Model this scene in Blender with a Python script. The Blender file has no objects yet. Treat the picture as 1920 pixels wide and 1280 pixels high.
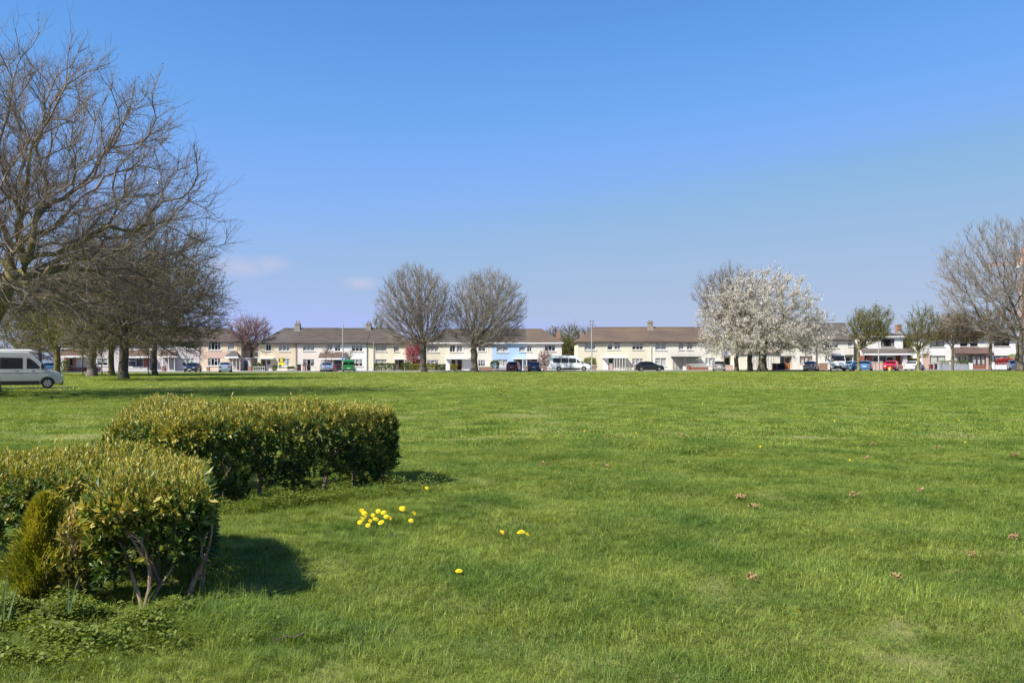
import bpy, math, random
import numpy as np
from mathutils import Vector, noise as mnoise

# ---------------------------------------------------------------- camera, sky, sun, exposure
SC = bpy.context.scene
COL = SC.collection
R = math.radians
F_PX, HOR, EYE, ROLL = 1550.0, 680.0, 1.6, 0.0022      # focal length in photo pixels, horizon row, eye height, roll

cam_data = bpy.data.cameras.new('camera')
cam = bpy.data.objects.new('camera', cam_data)
COL.objects.link(cam)
cam.location = (0, 0, EYE)
cam.rotation_euler = (R(90), ROLL, 0)
cam_data.sensor_width = 36
cam_data.lens = F_PX / 1920 * 36
cam_data.shift_y = (HOR - 640) / 1920
cam_data.clip_start = 0.05
cam_data.clip_end = 6000
SC.camera = cam

SUN_TRAVEL = Vector((0.80, 0.55, -1.0)).normalized()
SUN_EL = math.asin(-SUN_TRAVEL.z)
SUN_AZ = math.atan2(-SUN_TRAVEL.x, -SUN_TRAVEL.y)

world = bpy.data.worlds.new('World')
SC.world = world
world.use_nodes = True
wn, wl = world.node_tree.nodes, world.node_tree.links
wn.clear()
w_out = wn.new('ShaderNodeOutputWorld')
w_bg = wn.new('ShaderNodeBackground')
sky = wn.new('ShaderNodeTexSky')
sky.sky_type = 'NISHITA'
sky.sun_disc = False
sky.sun_elevation = SUN_EL
sky.sun_rotation = SUN_AZ
sky.air_density = 1.0
sky.dust_density = 0.6
sky.ozone_density = 3.0
w_bg.inputs['Strength'].default_value = 0.1
w_hs = wn.new('ShaderNodeHueSaturation')
w_hs.inputs['Saturation'].default_value = 1.12
w_hs.inputs['Hue'].default_value = 0.507
wl.new(sky.outputs[0], w_hs.inputs['Color'])
# camera response: the photo holds the horizon back and lifts the deep blue
def vscale(src, k):
    n = wn.new('ShaderNodeVectorMath'); n.operation = 'SCALE'; n.inputs['Scale'].default_value = k; wl.new(src, n.inputs[0]); return n.outputs[0]
w_cv = wn.new('ShaderNodeRGBCurve')
for ch, pts_ in enumerate((((0, 0), (.122, .114), (.153, .150), (.212, .223), (.337, .325), (.521, .405), (.687, .445), (1, .52)),
                           ((0, 0), (.231, .314), (.283, .381), (.376, .445), (.552, .51), (.716, .53), (.847, .55), (1, .60)),
                           ((0, 0), (.3, .50), (.485, .776), (.565, .850), (.679, .915), (.80, .775), (1, .79)))):
    cv = w_cv.mapping.curves[ch]
    cv.points[0].location = pts_[0]; cv.points[1].location = pts_[-1]
    for q in pts_[1:-1]: cv.points.new(*q)
w_cv.mapping.update()
wl.new(vscale(w_hs.outputs[0], .134), w_cv.inputs['Color'])
sky_col = vscale(w_cv.outputs[0], 5.55)
# faint low clouds: soft blobs of noise in a band just above the horizon
tc = wn.new('ShaderNodeTexCoord')
def wmath(op, a, b=None):
    n = wn.new('ShaderNodeMath'); n.operation = op
    for i, v in enumerate((a, b)):
        if v is None: continue
        if isinstance(v, (int, float)): n.inputs[i].default_value = v
        else: wl.new(v, n.inputs[i])
    return n.outputs[0]
def cloud(azd, eld, rx, ry):
    d = Vector((math.sin(R(azd)) * math.cos(R(eld)), math.cos(R(azd)) * math.cos(R(eld)), math.sin(R(eld))))
    sub = wn.new('ShaderNodeVectorMath'); sub.operation = 'SUBTRACT'
    wl.new(tc.outputs['Generated'], sub.inputs[0]); sub.inputs[1].default_value = d
    sc = wn.new('ShaderNodeVectorMath'); sc.operation = 'MULTIPLY'
    wl.new(sub.outputs[0], sc.inputs[0]); sc.inputs[1].default_value = (1 / R(rx), 1 / R(rx), 1 / R(ry))
    ln = wn.new('ShaderNodeVectorMath'); ln.operation = 'LENGTH'
    wl.new(sc.outputs[0], ln.inputs[0])
    return wmath('MAXIMUM', wmath('SUBTRACT', 1.0, ln.outputs['Value']), 0.0)
blobs = [cloud(-16.3, 6.6, 1.6, .75), cloud(-18.5, 6.3, 3.0, .9), cloud(-10.4, 5.4, 1.5, .6), cloud(38, 6.2, 5, 1.2), cloud(-52, 7, 6, 1.4)]
tot = blobs[0]
for b in blobs[1:]: tot = wmath('MAXIMUM', tot, b)
wno = wn.new('ShaderNodeTexNoise'); wno.inputs['Scale'].default_value = 70; wno.inputs['Detail'].default_value = 5
wl.new(tc.outputs['Generated'], wno.inputs['Vector'])
fac = wmath('MINIMUM', wmath('MULTIPLY', wmath('MULTIPLY', tot, wno.outputs['Fac']), 0.8), 0.4)
w_mix = wn.new('ShaderNodeMixRGB')
wl.new(fac, w_mix.inputs['Fac'])
wl.new(sky_col, w_mix.inputs['Color1'])
w_mix.inputs['Color2'].default_value = (3.9, 3.55, 4.2, 1)
wl.new(w_mix.outputs[0], w_bg.inputs['Color'])
wl.new(w_bg.outputs[0], w_out.inputs[0])

sun_data = bpy.data.lights.new('sun', 'SUN')
sun_data.energy = 5.0
sun_data.angle = R(0.53)
sun_data.color = (1.0, 0.95, 0.86)
sun = bpy.data.objects.new('sun', sun_data)
COL.objects.link(sun)
sun.rotation_euler = SUN_TRAVEL.to_track_quat('-Z', 'Y').to_euler()
sun.location = (-40, -40, 70)

SC.view_settings.view_transform = 'Standard'
SC.view_settings.look = 'None'
SC.view_settings.exposure = 0.85
SC.view_settings.gamma = 1
SC.view_settings.use_curve_mapping = False

# ---------------------------------------------------------------- helpers
rng = np.random.default_rng(7)
random.seed(7)

def at(px, py, Y):
    """the point at depth Y that the photo shows at pixel (px, py)"""
    u, v = px - 960.0, py - 640.0
    u, v = u - ROLL * v, v + ROLL * u
    return Vector((u / F_PX * Y, Y, EYE - (v - (HOR - 640)) / F_PX * Y))

def G(x, y):
    """ground height"""
    x = np.asarray(x, float); y = np.asarray(y, float)
    t = np.clip((y - 45) / 75, 0, 1)
    far = 0.26 * t * t * (3 - 2 * t)
    near = 0.018 * np.sin(x * 1.9 + 1.3 * np.sin(y * .8)) + 0.018 * np.sin(y * 2.3 + 0.9 * x) + .010 * np.sin(4.1 * x + 1.7 * np.sin(2.6 * y)) * np.sin(3.7 * y - 1.1 * x) + 0.02 * np.sin(.55 * x - .4 * y + 1)
    fade = np.clip((70 - y) / 50, 0, 1)
    return far + near * fade

def g(x, y): return float(G(x, y))

_mats = {}
def node(nt, t, **kw):
    n = nt.nodes.new(t)
    for k, v in kw.items(): setattr(n, k, v)
    return n

def M(name, col, rough=.8, var=.12, scale=2.5, spec=.3, bump=0.0, metal=0.0, col2=None, coat=0.0, stretch=None):
    """a painted / rendered / mineral surface: base colour broken up by two octaves of noise"""
    if name in _mats: return _mats[name]
    m = bpy.data.materials.new(name); m.use_nodes = True
    nt = m.node_tree; L = nt.links
    p = nt.nodes['Principled BSDF']
    geo = node(nt, 'ShaderNodeNewGeometry')
    src = geo.outputs['Position']
    if stretch:
        mp = node(nt, 'ShaderNodeMapping'); mp.inputs['Scale'].default_value = stretch
        L.new(src, mp.inputs['Vector']); src = mp.outputs[0]
    n1 = node(nt, 'ShaderNodeTexNoise'); n1.inputs['Scale'].default_value = scale; n1.inputs['Detail'].default_value = 6; n1.inputs['Roughness'].default_value = .65
    L.new(src, n1.inputs['Vector'])
    rp = node(nt, 'ShaderNodeValToRGB')
    c = np.array(col)
    d = np.array(col2) if col2 is not None else c * (1 - var * 1.6)
    rp.color_ramp.elements[0].position = .3; rp.color_ramp.elements[0].color = (*d, 1)
    rp.color_ramp.elements[1].position = .7; rp.color_ramp.elements[1].color = (*np.clip(c * (1 + var * .5), 0, .9), 1)
    L.new(n1.outputs['Fac'], rp.inputs['Fac'])
    L.new(rp.outputs['Color'], p.inputs['Base Color'])
    p.inputs['Roughness'].default_value = rough
    p.inputs['Specular IOR Level'].default_value = spec
    p.inputs['Metallic'].default_value = metal
    p.inputs['Coat Weight'].default_value = coat
    if bump:
        b = node(nt, 'ShaderNodeBump'); b.inputs['Strength'].default_value = bump; b.inputs['Distance'].default_value = .02
        n2 = node(nt, 'ShaderNodeTexNoise'); n2.inputs['Scale'].default_value = scale * 8; n2.inputs['Detail'].default_value = 4
        L.new(src, n2.inputs['Vector']); L.new(n2.outputs['Fac'], b.inputs['Height']); L.new(b.outputs[0], p.inputs['Normal'])
    _mats[name] = m
    return m

def leaf_mat(name, stops, rough=.45, trans=.35, spec=.35):
    """leaves: colour picked by the per-leaf attribute 'tint' along the stops, part of the light passes through"""
    if name in _mats: return _mats[name]
    m = bpy.data.materials.new(name); m.use_nodes = True
    nt = m.node_tree; L = nt.links
    p = nt.nodes['Principled BSDF']; out = nt.nodes['Material Output']
    a = node(nt, 'ShaderNodeAttribute', attribute_name='tint')
    rp = node(nt, 'ShaderNodeValToRGB')
    el = rp.color_ramp.elements
    while len(el) < len(stops): el.new(.5)
    for e, (pos, c) in zip(el, stops): e.position = pos; e.color = (*c, 1)
    L.new(a.outputs['Fac'], rp.inputs['Fac']); L.new(rp.outputs[0], p.inputs['Base Color'])
    p.inputs['Roughness'].default_value = rough; p.inputs['Specular IOR Level'].default_value = spec
    t = node(nt, 'ShaderNodeBsdfTranslucent')
    br = node(nt, 'ShaderNodeMixRGB', blend_type='MULTIPLY'); br.inputs['Fac'].default_value = 1
    L.new(rp.outputs[0], br.inputs['Color1']); br.inputs['Color2'].default_value = (1.5, 1.4, .6, 1)
    L.new(br.outputs[0], t.inputs['Color'])
    mx = node(nt, 'ShaderNodeMixShader'); mx.inputs['Fac'].default_value = trans
    L.new(p.outputs[0], mx.inputs[1]); L.new(t.outputs[0], mx.inputs[2]); L.new(mx.outputs[0], out.inputs['Surface'])
    _mats[name] = m
    return m

def glass(name, tint=(.02, .025, .03), see=.55):
    """window glass: mirrors the sky and street, lets part of the view through"""
    if name in _mats: return _mats[name]
    m = bpy.data.materials.new(name); m.use_nodes = True
    nt = m.node_tree; L = nt.links
    out = nt.nodes['Material Output']; p = nt.nodes['Principled BSDF']
    p.inputs['Base Color'].default_value = (*tint, 1); p.inputs['Roughness'].default_value = .05; p.inputs['Specular IOR Level'].default_value = .6
    t = node(nt, 'ShaderNodeBsdfTransparent')
    mx = node(nt, 'ShaderNodeMixShader'); mx.inputs['Fac'].default_value = see
    L.new(p.outputs[0], mx.inputs[1]); L.new(t.outputs[0], mx.inputs[2]); L.new(mx.outputs[0], out.inputs['Surface'])
    _mats[name] = m
    return m

def tag(o, label=None, cat=None, group=None, kind=None):
    if label: o['label'] = label
    if cat: o['category'] = cat
    if group: o['group'] = group
    if kind: o['kind'] = kind
    return o

def empty(name, loc, rz=0.0, label=None, cat=None, group=None):
    o = bpy.data.objects.new(name, None); COL.objects.link(o)
    o.location = loc; o.rotation_euler = (0, 0, rz); o.empty_display_size = .3
    return tag(o, label, cat, group)

def link_mesh(name, me, mat, parent=None, smooth=False, angle=None):
    for m in (mat if isinstance(mat, (list, tuple)) else [mat]):
        if m is not None: me.materials.append(m)
    if smooth:
        me.polygons.foreach_set('use_smooth', np.ones(len(me.polygons), bool))
        if angle: me.set_sharp_from_angle(angle=R(angle))
    o = bpy.data.objects.new(name, me); COL.objects.link(o)
    if parent is not None: o.parent = parent
    return o

def np_mesh(name, V, Fs, mat, parent=None, tint=None, smooth=False, origin=None):
    """a mesh from numpy arrays; Fs is one face array (n,3)/(n,4) or a list of them"""
    V = np.asarray(V, np.float32)
    if origin is not None: V = V - np.asarray(origin, np.float32)
    if not isinstance(Fs, list): Fs = [Fs]
    Fs = [np.asarray(f, np.int32) for f in Fs if len(f)]
    me = bpy.data.meshes.new(name)
    me.vertices.add(len(V)); me.vertices.foreach_set('co', V.ravel())
    loops = np.concatenate([f.ravel() for f in Fs])
    tot = np.concatenate([np.full(len(f), f.shape[1], np.int32) for f in Fs])
    st = np.concatenate([[0], np.cumsum(tot)[:-1]]).astype(np.int32)
    me.loops.add(len(loops)); me.loops.foreach_set('vertex_index', loops)
    me.polygons.add(len(tot)); me.polygons.foreach_set('loop_start', st)
    try: me.polygons.foreach_set('loop_total', tot)
    except Exception: pass
    me.update(calc_edges=True); me.validate()
    if tint is not None:
        a = me.attributes.new('tint', 'FLOAT', 'POINT'); a.data.foreach_set('value', np.asarray(tint, np.float32))
    return link_mesh(name, me, mat, parent, smooth)

class MB:
    """collects boxes and polygons in world space, builds ONE mesh relative to its top-level thing"""
    def __init__(s, origin=(0, 0, 0)): s.V, s.F, s.o = [], [], Vector(origin)
    def poly(s, pts):
        n = len(s.V); s.V += [tuple(Vector(p) - s.o) for p in pts]; s.F.append(tuple(range(n, n + len(pts)))); return s
    def box(s, x0, y0, z0, x1, y1, z1):
        n = len(s.V)
        for z in (z0, z1):
            for x, y in ((x0, y0), (x1, y0), (x1, y1), (x0, y1)): s.V.append(tuple(Vector((x, y, z)) - s.o))
        s.F += [tuple(n + i for i in f) for f in ((3, 2, 1, 0), (4, 5, 6, 7), (0, 1, 5, 4), (1, 2, 6, 5), (2, 3, 7, 6), (3, 0, 4, 7))]
        return s
    def prism(s, pts, d):
        """polygon pts swept along vector d"""
        n = len(s.V); k = len(pts); d = Vector(d)
        s.V += [tuple(Vector(p) - s.o) for p in pts] + [tuple(Vector(p) + d - s.o) for p in pts]
        s.F.append(tuple(range(n, n + k))); s.F.append(tuple(n + k + i for i in reversed(range(k))))
        for i in range(k): s.F.append((n + i, n + (i + 1) % k, n + k + (i + 1) % k, n + k + i)[::-1])
        return s
    def tube(s, a, b, r0, r1=None, k=8):
        a, b = Vector(a), Vector(b); r1 = r0 if r1 is None else r1
        q = (b - a).to_track_quat('Z', 'Y'); n = len(s.V)
        for c, r in ((a, r0), (b, r1)):
            for i in range(k):
                t = 2 * math.pi * i / k
                s.V.append(tuple(c + q @ Vector((math.cos(t) * r, math.sin(t) * r, 0)) - s.o))
        for i in range(k): s.F.append((n + i, n + (i + 1) % k, n + k + (i + 1) % k, n + k + i))
        s.F.append(tuple(n + i for i in reversed(range(k)))); s.F.append(tuple(n + k + i for i in range(k)))
        return s
    def lathe(s, c, prof, k=12):
        c = Vector(c); n = len(s.V)
        for r, z in prof:
            for i in range(k):
                t = 2 * math.pi * i / k; s.V.append(tuple(c + Vector((r * math.cos(t), r * math.sin(t), z)) - s.o))
        for j in range(len(prof) - 1):
            for i in range(k):
                a, b = n + j * k + i, n + j * k + (i + 1) % k
                s.F.append((a, b, b + k, a + k))
        s.F.append(tuple(n + (len(prof) - 1) * k + i for i in range(k)))
        return s
    def build(s, name, mat, parent=None, smooth=False, bevel=0, angle=35):
        me = bpy.data.meshes.new(name); me.from_pydata(s.V, [], s.F); me.update()
        o = link_mesh(name, me, mat, parent, smooth, angle)
        if bevel:
            b = o.modifiers.new('bevel', 'BEVEL'); b.width = bevel; b.segments = 2; b.limit_method = 'ANGLE'; b.angle_limit = R(40)
        return o

def copy_tree(o, parent=None):
    c = o.copy(); COL.objects.link(c)
    c.parent = parent
    for ch in list(o.children): copy_tree(ch, c)
    return c

# ---------------------------------------------------------------- ground, road, pavements
def ground_material():
    m = bpy.data.materials.new('lawn_ground'); m.use_nodes = True
    nt = m.node_tree; L = nt.links; p = nt.nodes['Principled BSDF']
    geo = node(nt, 'ShaderNodeNewGeometry')
    def nz(scale, detail=5, rough=.6):
        n = node(nt, 'ShaderNodeTexNoise'); n.inputs['Scale'].default_value = scale; n.inputs['Detail'].default_value = detail; n.inputs['Roughness'].default_value = rough
        L.new(geo.outputs['Position'], n.inputs['Vector']); return n.outputs['Fac']
    def ramp(f, a, b, ca, cb):
        r = node(nt, 'ShaderNodeValToRGB'); r.color_ramp.elements[0].position = a; r.color_ramp.elements[1].position = b
        r.color_ramp.elements[0].color = (*ca, 1); r.color_ramp.elements[1].color = (*cb, 1); L.new(f, r.inputs['Fac']); return r.outputs[0]
    base = ramp(nz(.35), .3, .7, (.185, .200, .060), (.245, .248, .092))
    fine = ramp(nz(5, 8, .75), .25, .75, (.45, .45, .45), (1.35, 1.3, 1.2))
    mul = node(nt, 'ShaderNodeMixRGB', blend_type='MULTIPLY'); mul.inputs['Fac'].default_value = .8
    L.new(base, mul.inputs['Color1']); L.new(fine, mul.inputs['Color2'])
    # worn, drier spots
    dry = ramp(nz(.9, 6, .7), .60, .74, (0, 0, 0), (1, 1, 1))
    mx = node(nt, 'ShaderNodeMixRGB'); mx.inputs['Color2'].default_value = (.235, .225, .085, 1)
    dm = node(nt, 'ShaderNodeMath', operation='MULTIPLY'); L.new(dry, dm.inputs[0]); dm.inputs[1].default_value = .5
    L.new(dm.outputs[0], mx.inputs['Fac']); L.new(mul.outputs[0], mx.inputs['Color1'])
    L.new(mx.outputs[0], p.inputs['Base Color'])
    p.inputs['Roughness'].default_value = .9; p.inputs['Specular IOR Level'].default_value = .15
    b = node(nt, 'ShaderNodeBump'); b.inputs['Strength'].default_value = .6; b.inputs['Distance'].default_value = .05
    L.new(nz(9, 8, .8), b.inputs['Height']); L.new(b.outputs[0], p.inputs['Normal'])
    return m
M_LAWN = ground_material()

def sheet(name, xs, ys, mat, dz=0.0, kind='structure', zf=None):
    X, Y = np.meshgrid(xs, ys)
    Z = (G(X, Y) if zf is None else zf(X, Y)) + dz
    V = np.stack([X, Y, Z], -1).reshape(-1, 3); nx, ny = len(xs), len(ys)
    i = (np.arange(ny - 1)[:, None] * nx + np.arange(nx - 1)[None]).ravel()
    return tag(np_mesh(name, V, np.stack([i, i + 1, i + nx + 1, i + nx], -1), mat, smooth=True), kind=kind)

xs = np.concatenate([np.linspace(-2500, -120, 14), np.linspace(-110, -16, 40), np.arange(-15, 15.1, .25), np.linspace(16, 110, 40), np.linspace(120, 2500, 14)])
ys = np.concatenate([np.linspace(-60, 2, 12), np.arange(2.5, 20, .25), np.linspace(20.5, 60, 50), np.linspace(62, 200, 70), np.linspace(220, 4500, 16)])
sheet('field', xs, ys, M_LAWN)

M_TAR = M('asphalt', (.062, .062, .065), .9, .2, 1.5, bump=.3)
M_PAV = M('pavement_concrete', (.36, .34, .31), .9, .15, .8, bump=.2)
M_KERB = M('kerb_stone', (.42, .41, .38), .85, .15, 2)
# the street along the houses: kerb at the field edge, carriageway, far pavement
G1 = .26
sheet('road', np.linspace(-200, 200, 41), np.linspace(126.2, 133.0, 4), M_TAR, .015)
sheet('pavement', np.linspace(-200, 200, 41), np.linspace(133.2, 135.6, 3), M_PAV, .11)
sheet('forecourt', np.linspace(-200, 200, 41), np.linspace(135.6, 146, 4), M('forecourt_concrete', (.33, .31, .29), .9, .25, .5, bump=.2), .06)
for nm, y0, y1 in (('kerb', 126.0, 126.2), ('kerb', 133.0, 133.2)):
    tag(MB().box(-200, y0, G1 - .1, 200, y1, G1 + (.02 if y0 < 130 else .125)).build(nm, M_KERB), kind='structure')
# side road where the silver van stands
t_, n_ = np.array([.883, .469]), np.array([-.469, .883]); o_ = np.array([-31.9, 52.6])
a_, b_ = np.meshgrid(np.linspace(-60, 3.4, 30), np.linspace(-1.35, 4.2, 6)); X_, Y_ = o_[0] + a_ * t_[0] + b_ * n_[0], o_[1] + a_ * t_[1] + b_ * n_[1]
i_ = (np.arange(5)[:, None] * 30 + np.arange(29)[None]).ravel()
tag(np_mesh('side_road', np.stack([X_, Y_, G(X_, Y_) + .02], -1).reshape(-1, 3), np.stack([i_, i_ + 1, i_ + 31, i_ + 30], -1), M_TAR, smooth=True), kind='structure')

# ---------------------------------------------------------------- houses
ZOOM = {1: (0, 560, 6), 2: (300, 570, 6.857), 3: (470, 580, 6.4), 4: (740, 580, 5.647), 5: (1040, 580, 6.4), 6: (1300, 580, 6.4), 7: (1520, 580, 8), 8: (1680, 580, 8)}
def zp(z, x, y):
    """survey sheet z, sheet coordinates -> photo pixel"""
    a, b, s = ZOOM[z]; return a + x / s, b + y / s

W_CREAM = M('render_cream', (.67, .62, .49), .9, .06, .7)
W_YELLOW = M('render_pale_yellow', (.66, .615, .475), .9, .10, .5, stretch=(1.6, 1, .5))
W_IVORY = M('render_ivory', (.66, .63, .55), .9, .10, .5, stretch=(1.6, 1, .5))
W_BEIGE = M('render_beige', (.60, .51, .37), .9, .08, .7)
W_PINKISH = M('render_pinkish_white', (.64, .58, .52), .9, .07, .7)
W_WHITE = M('render_white', (.69, .68, .66), .9, .05, .7)
W_BLUE = M('render_sky_blue', (.36, .50, .68), .9, .06, .7)
W_LILAC = M('render_pale_lilac', (.50, .46, .47), .9, .08, .7)
W_PEACH = M('render_peach', (.62, .50, .37), .9, .07, .7)
BRICK = M('brick_red', (.27, .115, .08), .9, .25, 6, bump=.3)
BRICK_PINK = M('brick_pinkish', (.56, .40, .33), .9, .2, 6, bump=.3)
BRICK_BROWN = M('brick_brown', (.32, .19, .13), .9, .25, 5, bump=.3)
T_BROWN = M('roof_tile_brown', (.108, .088, .077), .92, .28, .9, bump=.6, stretch=(.5, .7, 5))
T_GREY = M('roof_tile_grey_brown', (.118, .102, .090), .92, .28, .9, bump=.6, stretch=(.5, .7, 5))
T_RED = M('roof_tile_red_brown', (.125, .082, .067), .92, .28, .9, bump=.6, stretch=(.5, .7, 5))
T_MOSS = M('roof_tile_lichen', (.145, .105, .072), .92, .3, .45, bump=.6, stretch=(.35, .7, 2.5), col2=(.092, .070, .064))
T_SLATE = M('porch_slate', (.095, .09, .092), .85, .25, 1.5, bump=.4, stretch=(.5, .7, 5))
P_WHITE = M('upvc_white', (.74, .74, .74), .4, .03, 1, spec=.45)
P_CREAMW = M('timber_cream', (.70, .66, .55), .5, .05, 1)
P_BROWN = M('timber_dark_brown', (.055, .032, .022), .5, .2, 3)
P_ORANGE = M('timber_orange_brown', (.36, .14, .045), .5, .25, 3)
P_BLACK = M('gutter_black', (.025, .025, .026), .45, .1, 2)
P_GREY = M('paint_dark_grey', (.075, .078, .085), .5, .1, 2)
P_REDDOOR = M('timber_red_brown', (.16, .035, .025), .45, .2, 3)
P_SILL = M('sill_concrete', (.62, .60, .56), .85, .1, 2)
C_NET = M('net_curtain', (.66, .66, .64), .95, .12, 4, stretch=(6, 1, .3))
C_BLIND = M('roller_blind', (.66, .68, .60), .9, .04, 1)
C_DRAPE = M('drape_grey', (.30, .29, .29), .95, .2, 3, stretch=(7, 1, .3))
CHIM = M('chimney_render', (.30, .27, .22), .95, .3, 2.5, bump=.4)
POT = M('chimney_pot_clay', (.30, .19, .11), .9, .25, 4)
GLASS = glass('window_glass', see=.8)
GLASS_DK = glass('window_glass_dark', see=.25)
ZG = .315

class House:
    def __init__(s, name, label, z, x0, x1, eave, ridge, wall, roof, hl=0, hr=0, Y=145.0, D=7.6, gutter=None, group=None, zr=None, over=.3):
        p0, p1 = zp(z, x0, eave)[0], zp(zr or z, x1, eave)[0]
        pe, pr = zp(z, x0, eave)[1], zp(z, x0, ridge)[1]
        pm = (p0 + p1) / 2
        s.z, s.Y, s.D = z, Y, D
        s.X0, s.X1 = at(p0, 670, Y).x + .004, at(p1, 670, Y).x - .004
        s.ze, s.zr = at(pm, pe, Y).z, at(pm, pr, Y + D / 2).z
        s.o = Vector(((s.X0 + s.X1) / 2, Y, ZG))
        s.root = empty(name, s.o, 0, label, 'house', group)
        s.holes, s.wall_mat = [], wall
        s.hl, s.hr, s.over = hl, hr, over
        s._roof(roof)
        gm = gutter or P_BLACK
        gx0 = s.X0 - (over if hl else 0); gx1 = s.X1 + (over if hr else 0)
        MB(s.o).box(gx0, Y - over - .10, s.ze - .16, gx1, Y - over + .02, s.ze + .02).build('gutter', gm, s.root)
        MB(s.o).box(s.X0, Y - over + .022, s.ze - .15, s.X1, Y - .004, s.ze - .11).build('soffit', P_WHITE if gm is P_WHITE else gm, s.root)
    def mb(s): return MB(s.o)
    def rect(s, x0, y0, x1, y1, Y, z=None):
        a = at(*zp(z or s.z, x0, y0), Y); b = at(*zp(z or s.z, x1, y1), Y)
        return a.x, b.x, max(b.z, ZG + .02), a.z
    def _roof(s, mat):
        ov, Y, D = s.over, s.Y, s.D
        y0, y1, ym = Y - ov, Y + D + ov, Y + D / 2
        ze = s.ze - .02; zr = s.zr
        xl = s.X0 - (ov if s.hl else 0); xr = s.X1 + (ov if s.hr else 0)
        rl = xl + (s.hl * D / 2 if s.hl else 0); rr = xr - (s.hr * D / 2 if s.hr else 0)
        T = lambda x, y, z: (x, y, z)
        top = [[T(xl, y0, ze), T(xr, y0, ze), T(rr, ym, zr), T(rl, ym, zr)], [T(xr, y1, ze), T(xl, y1, ze), T(rl, ym, zr), T(rr, ym, zr)]]
        if s.hl: top.append([T(xl, y1, ze), T(xl, y0, ze), T(rl, ym, zr)])
        if s.hr: top.append([T(xr, y0, ze), T(xr, y1, ze), T(rr, ym, zr)])
        m = s.mb()
        for p in top: m.poly(p)
        for p in top: m.poly([(x, y, z - .13) for x, y, z in reversed(p)])
        m.poly([(xl, y0, ze - .13), (xr, y0, ze - .13), (xr, y0, ze), (xl, y0, ze)])
        m.poly([(xr, y1, ze - .13), (xl, y1, ze - .13), (xl, y1, ze), (xr, y1, ze)])
        if not s.hl: m.poly([(xl, y0, ze), (rl, ym, zr), (xl, y1, ze), (xl, y1, ze - .13), (rl, ym, zr - .13), (xl, y0, ze - .13)])
        if not s.hr: m.poly([(xr, y0, ze), (xr, y0, ze - .13), (rr, ym, zr - .13), (xr, y1, ze - .13), (xr, y1, ze), (rr, ym, zr)])
        # raised courses: thin battens of tile along the front slope give the rows of tiles an edge
        s.roof = m.build('roof', mat, s.root)
        c = s.mb(); n = 15
        for i in range(1, n):
            t = i / n
            a0 = xl + (rl - xl) * t + .02; a1 = xr + (rr - xr) * t - .02
            y = y0 + (ym - y0) * t; zz = ze + (zr - ze) * t
            c.poly([(a0, y, zz + .004), (a1, y, zz + .004), (a1, y - .012, zz + .035), (a0, y - .012, zz + .035)])
            c.poly([(a0, y - .012, zz + .035), (a1, y - .012, zz + .035), (a1, y + .12, zz + .004 + .12 * (zr - ze) / (ym - y0)), (a0, y + .12, zz + .004 + .12 * (zr - ze) / (ym - y0))])
        c.build('tile_courses', mat, s.roof)
        s.rl, s.rr, s.ym = rl, rr, ym
        r = s.mb()
        r.prism([(rl, ym - .14, zr - .05), (rl, ym - .08, zr + .06), (rl, ym + .08, zr + .06), (rl, ym + .14, zr - .05)], (rr - rl, 0, 0))
        r.build('ridge_tiles', mat, s.roof)
    def chimney(s, x0, x1, ytop, ypot, pots=2, mat=None, shaft=None):
        X0, X1, _, Z1 = s.rect(x0, ytop, x1, ytop, s.ym)
        zt = s.zr - .7
        c = s.mb().box(X0, s.ym - .45, zt, X1, s.ym + .45, Z1)
        c.box(X0 - .05, s.ym - .5, Z1 + .001, X1 + .05, s.ym + .5, Z1 + .10)
        ch = c.build('chimney', mat or CHIM, s.roof)
        zpot = s.rect(x0, ypot, x1, ypot, s.ym)[3]
        for i in range(pots):
            xx = X0 + (X1 - X0) * (i + .5) / pots
            m = s.mb().lathe((xx, s.ym, Z1 + .1), [(.13, 0), (.11, .1), (.10, zpot - Z1 - .2), (.13, zpot - Z1 - .17), (.13, zpot - Z1 - .1), (.08, zpot - Z1 - .1)], 8)
            m.build('chimney_pot', POT, s.roof)
        s.mb().box(X0 - .12, s.ym - .75, s.zr - .62, X1 + .12, s.ym - .452, s.zr - .42).build('flashing', P_SILL, s.roof)
    def window(s, x0, y0, x1, y1, n=2, frame=None, curtain='net', z=None, top=True, sill=True, Y=None, hole=True, parent=None, bars=.07):
        Yw = Y or s.Y
        X0, X1, Z0, Z1 = s.rect(x0, y0, x1, y1, Yw, z)
        if hole: s.holes.append((X0, X1, Z0, Z1))
        fm = frame or P_WHITE
        f = s.mb(); b = bars; ya, yb = Yw + .05, Yw + .13
        if not hole: ya, yb = Yw - .05, Yw + .03
        f.box(X0, ya, Z0, X1, yb, Z0 + b).box(X0, ya, Z1 - b, X1, yb, Z1)
        f.box(X0, ya, Z0 + b, X0 + b, yb, Z1 - b).box(X1 - b, ya, Z0 + b, X1, yb, Z1 - b)
        zt = Z1 - (Z1 - Z0) * .3
        for i in range(1, n):
            xx = X0 + (X1 - X0) * i / n
            f.box(xx - b / 2, ya, Z0 + b, xx + b / 2, yb, Z1 - b)
        w = f.build('window', fm, parent or s.root)
        if parent is not None: w.name = 'glazing_frame'
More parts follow.
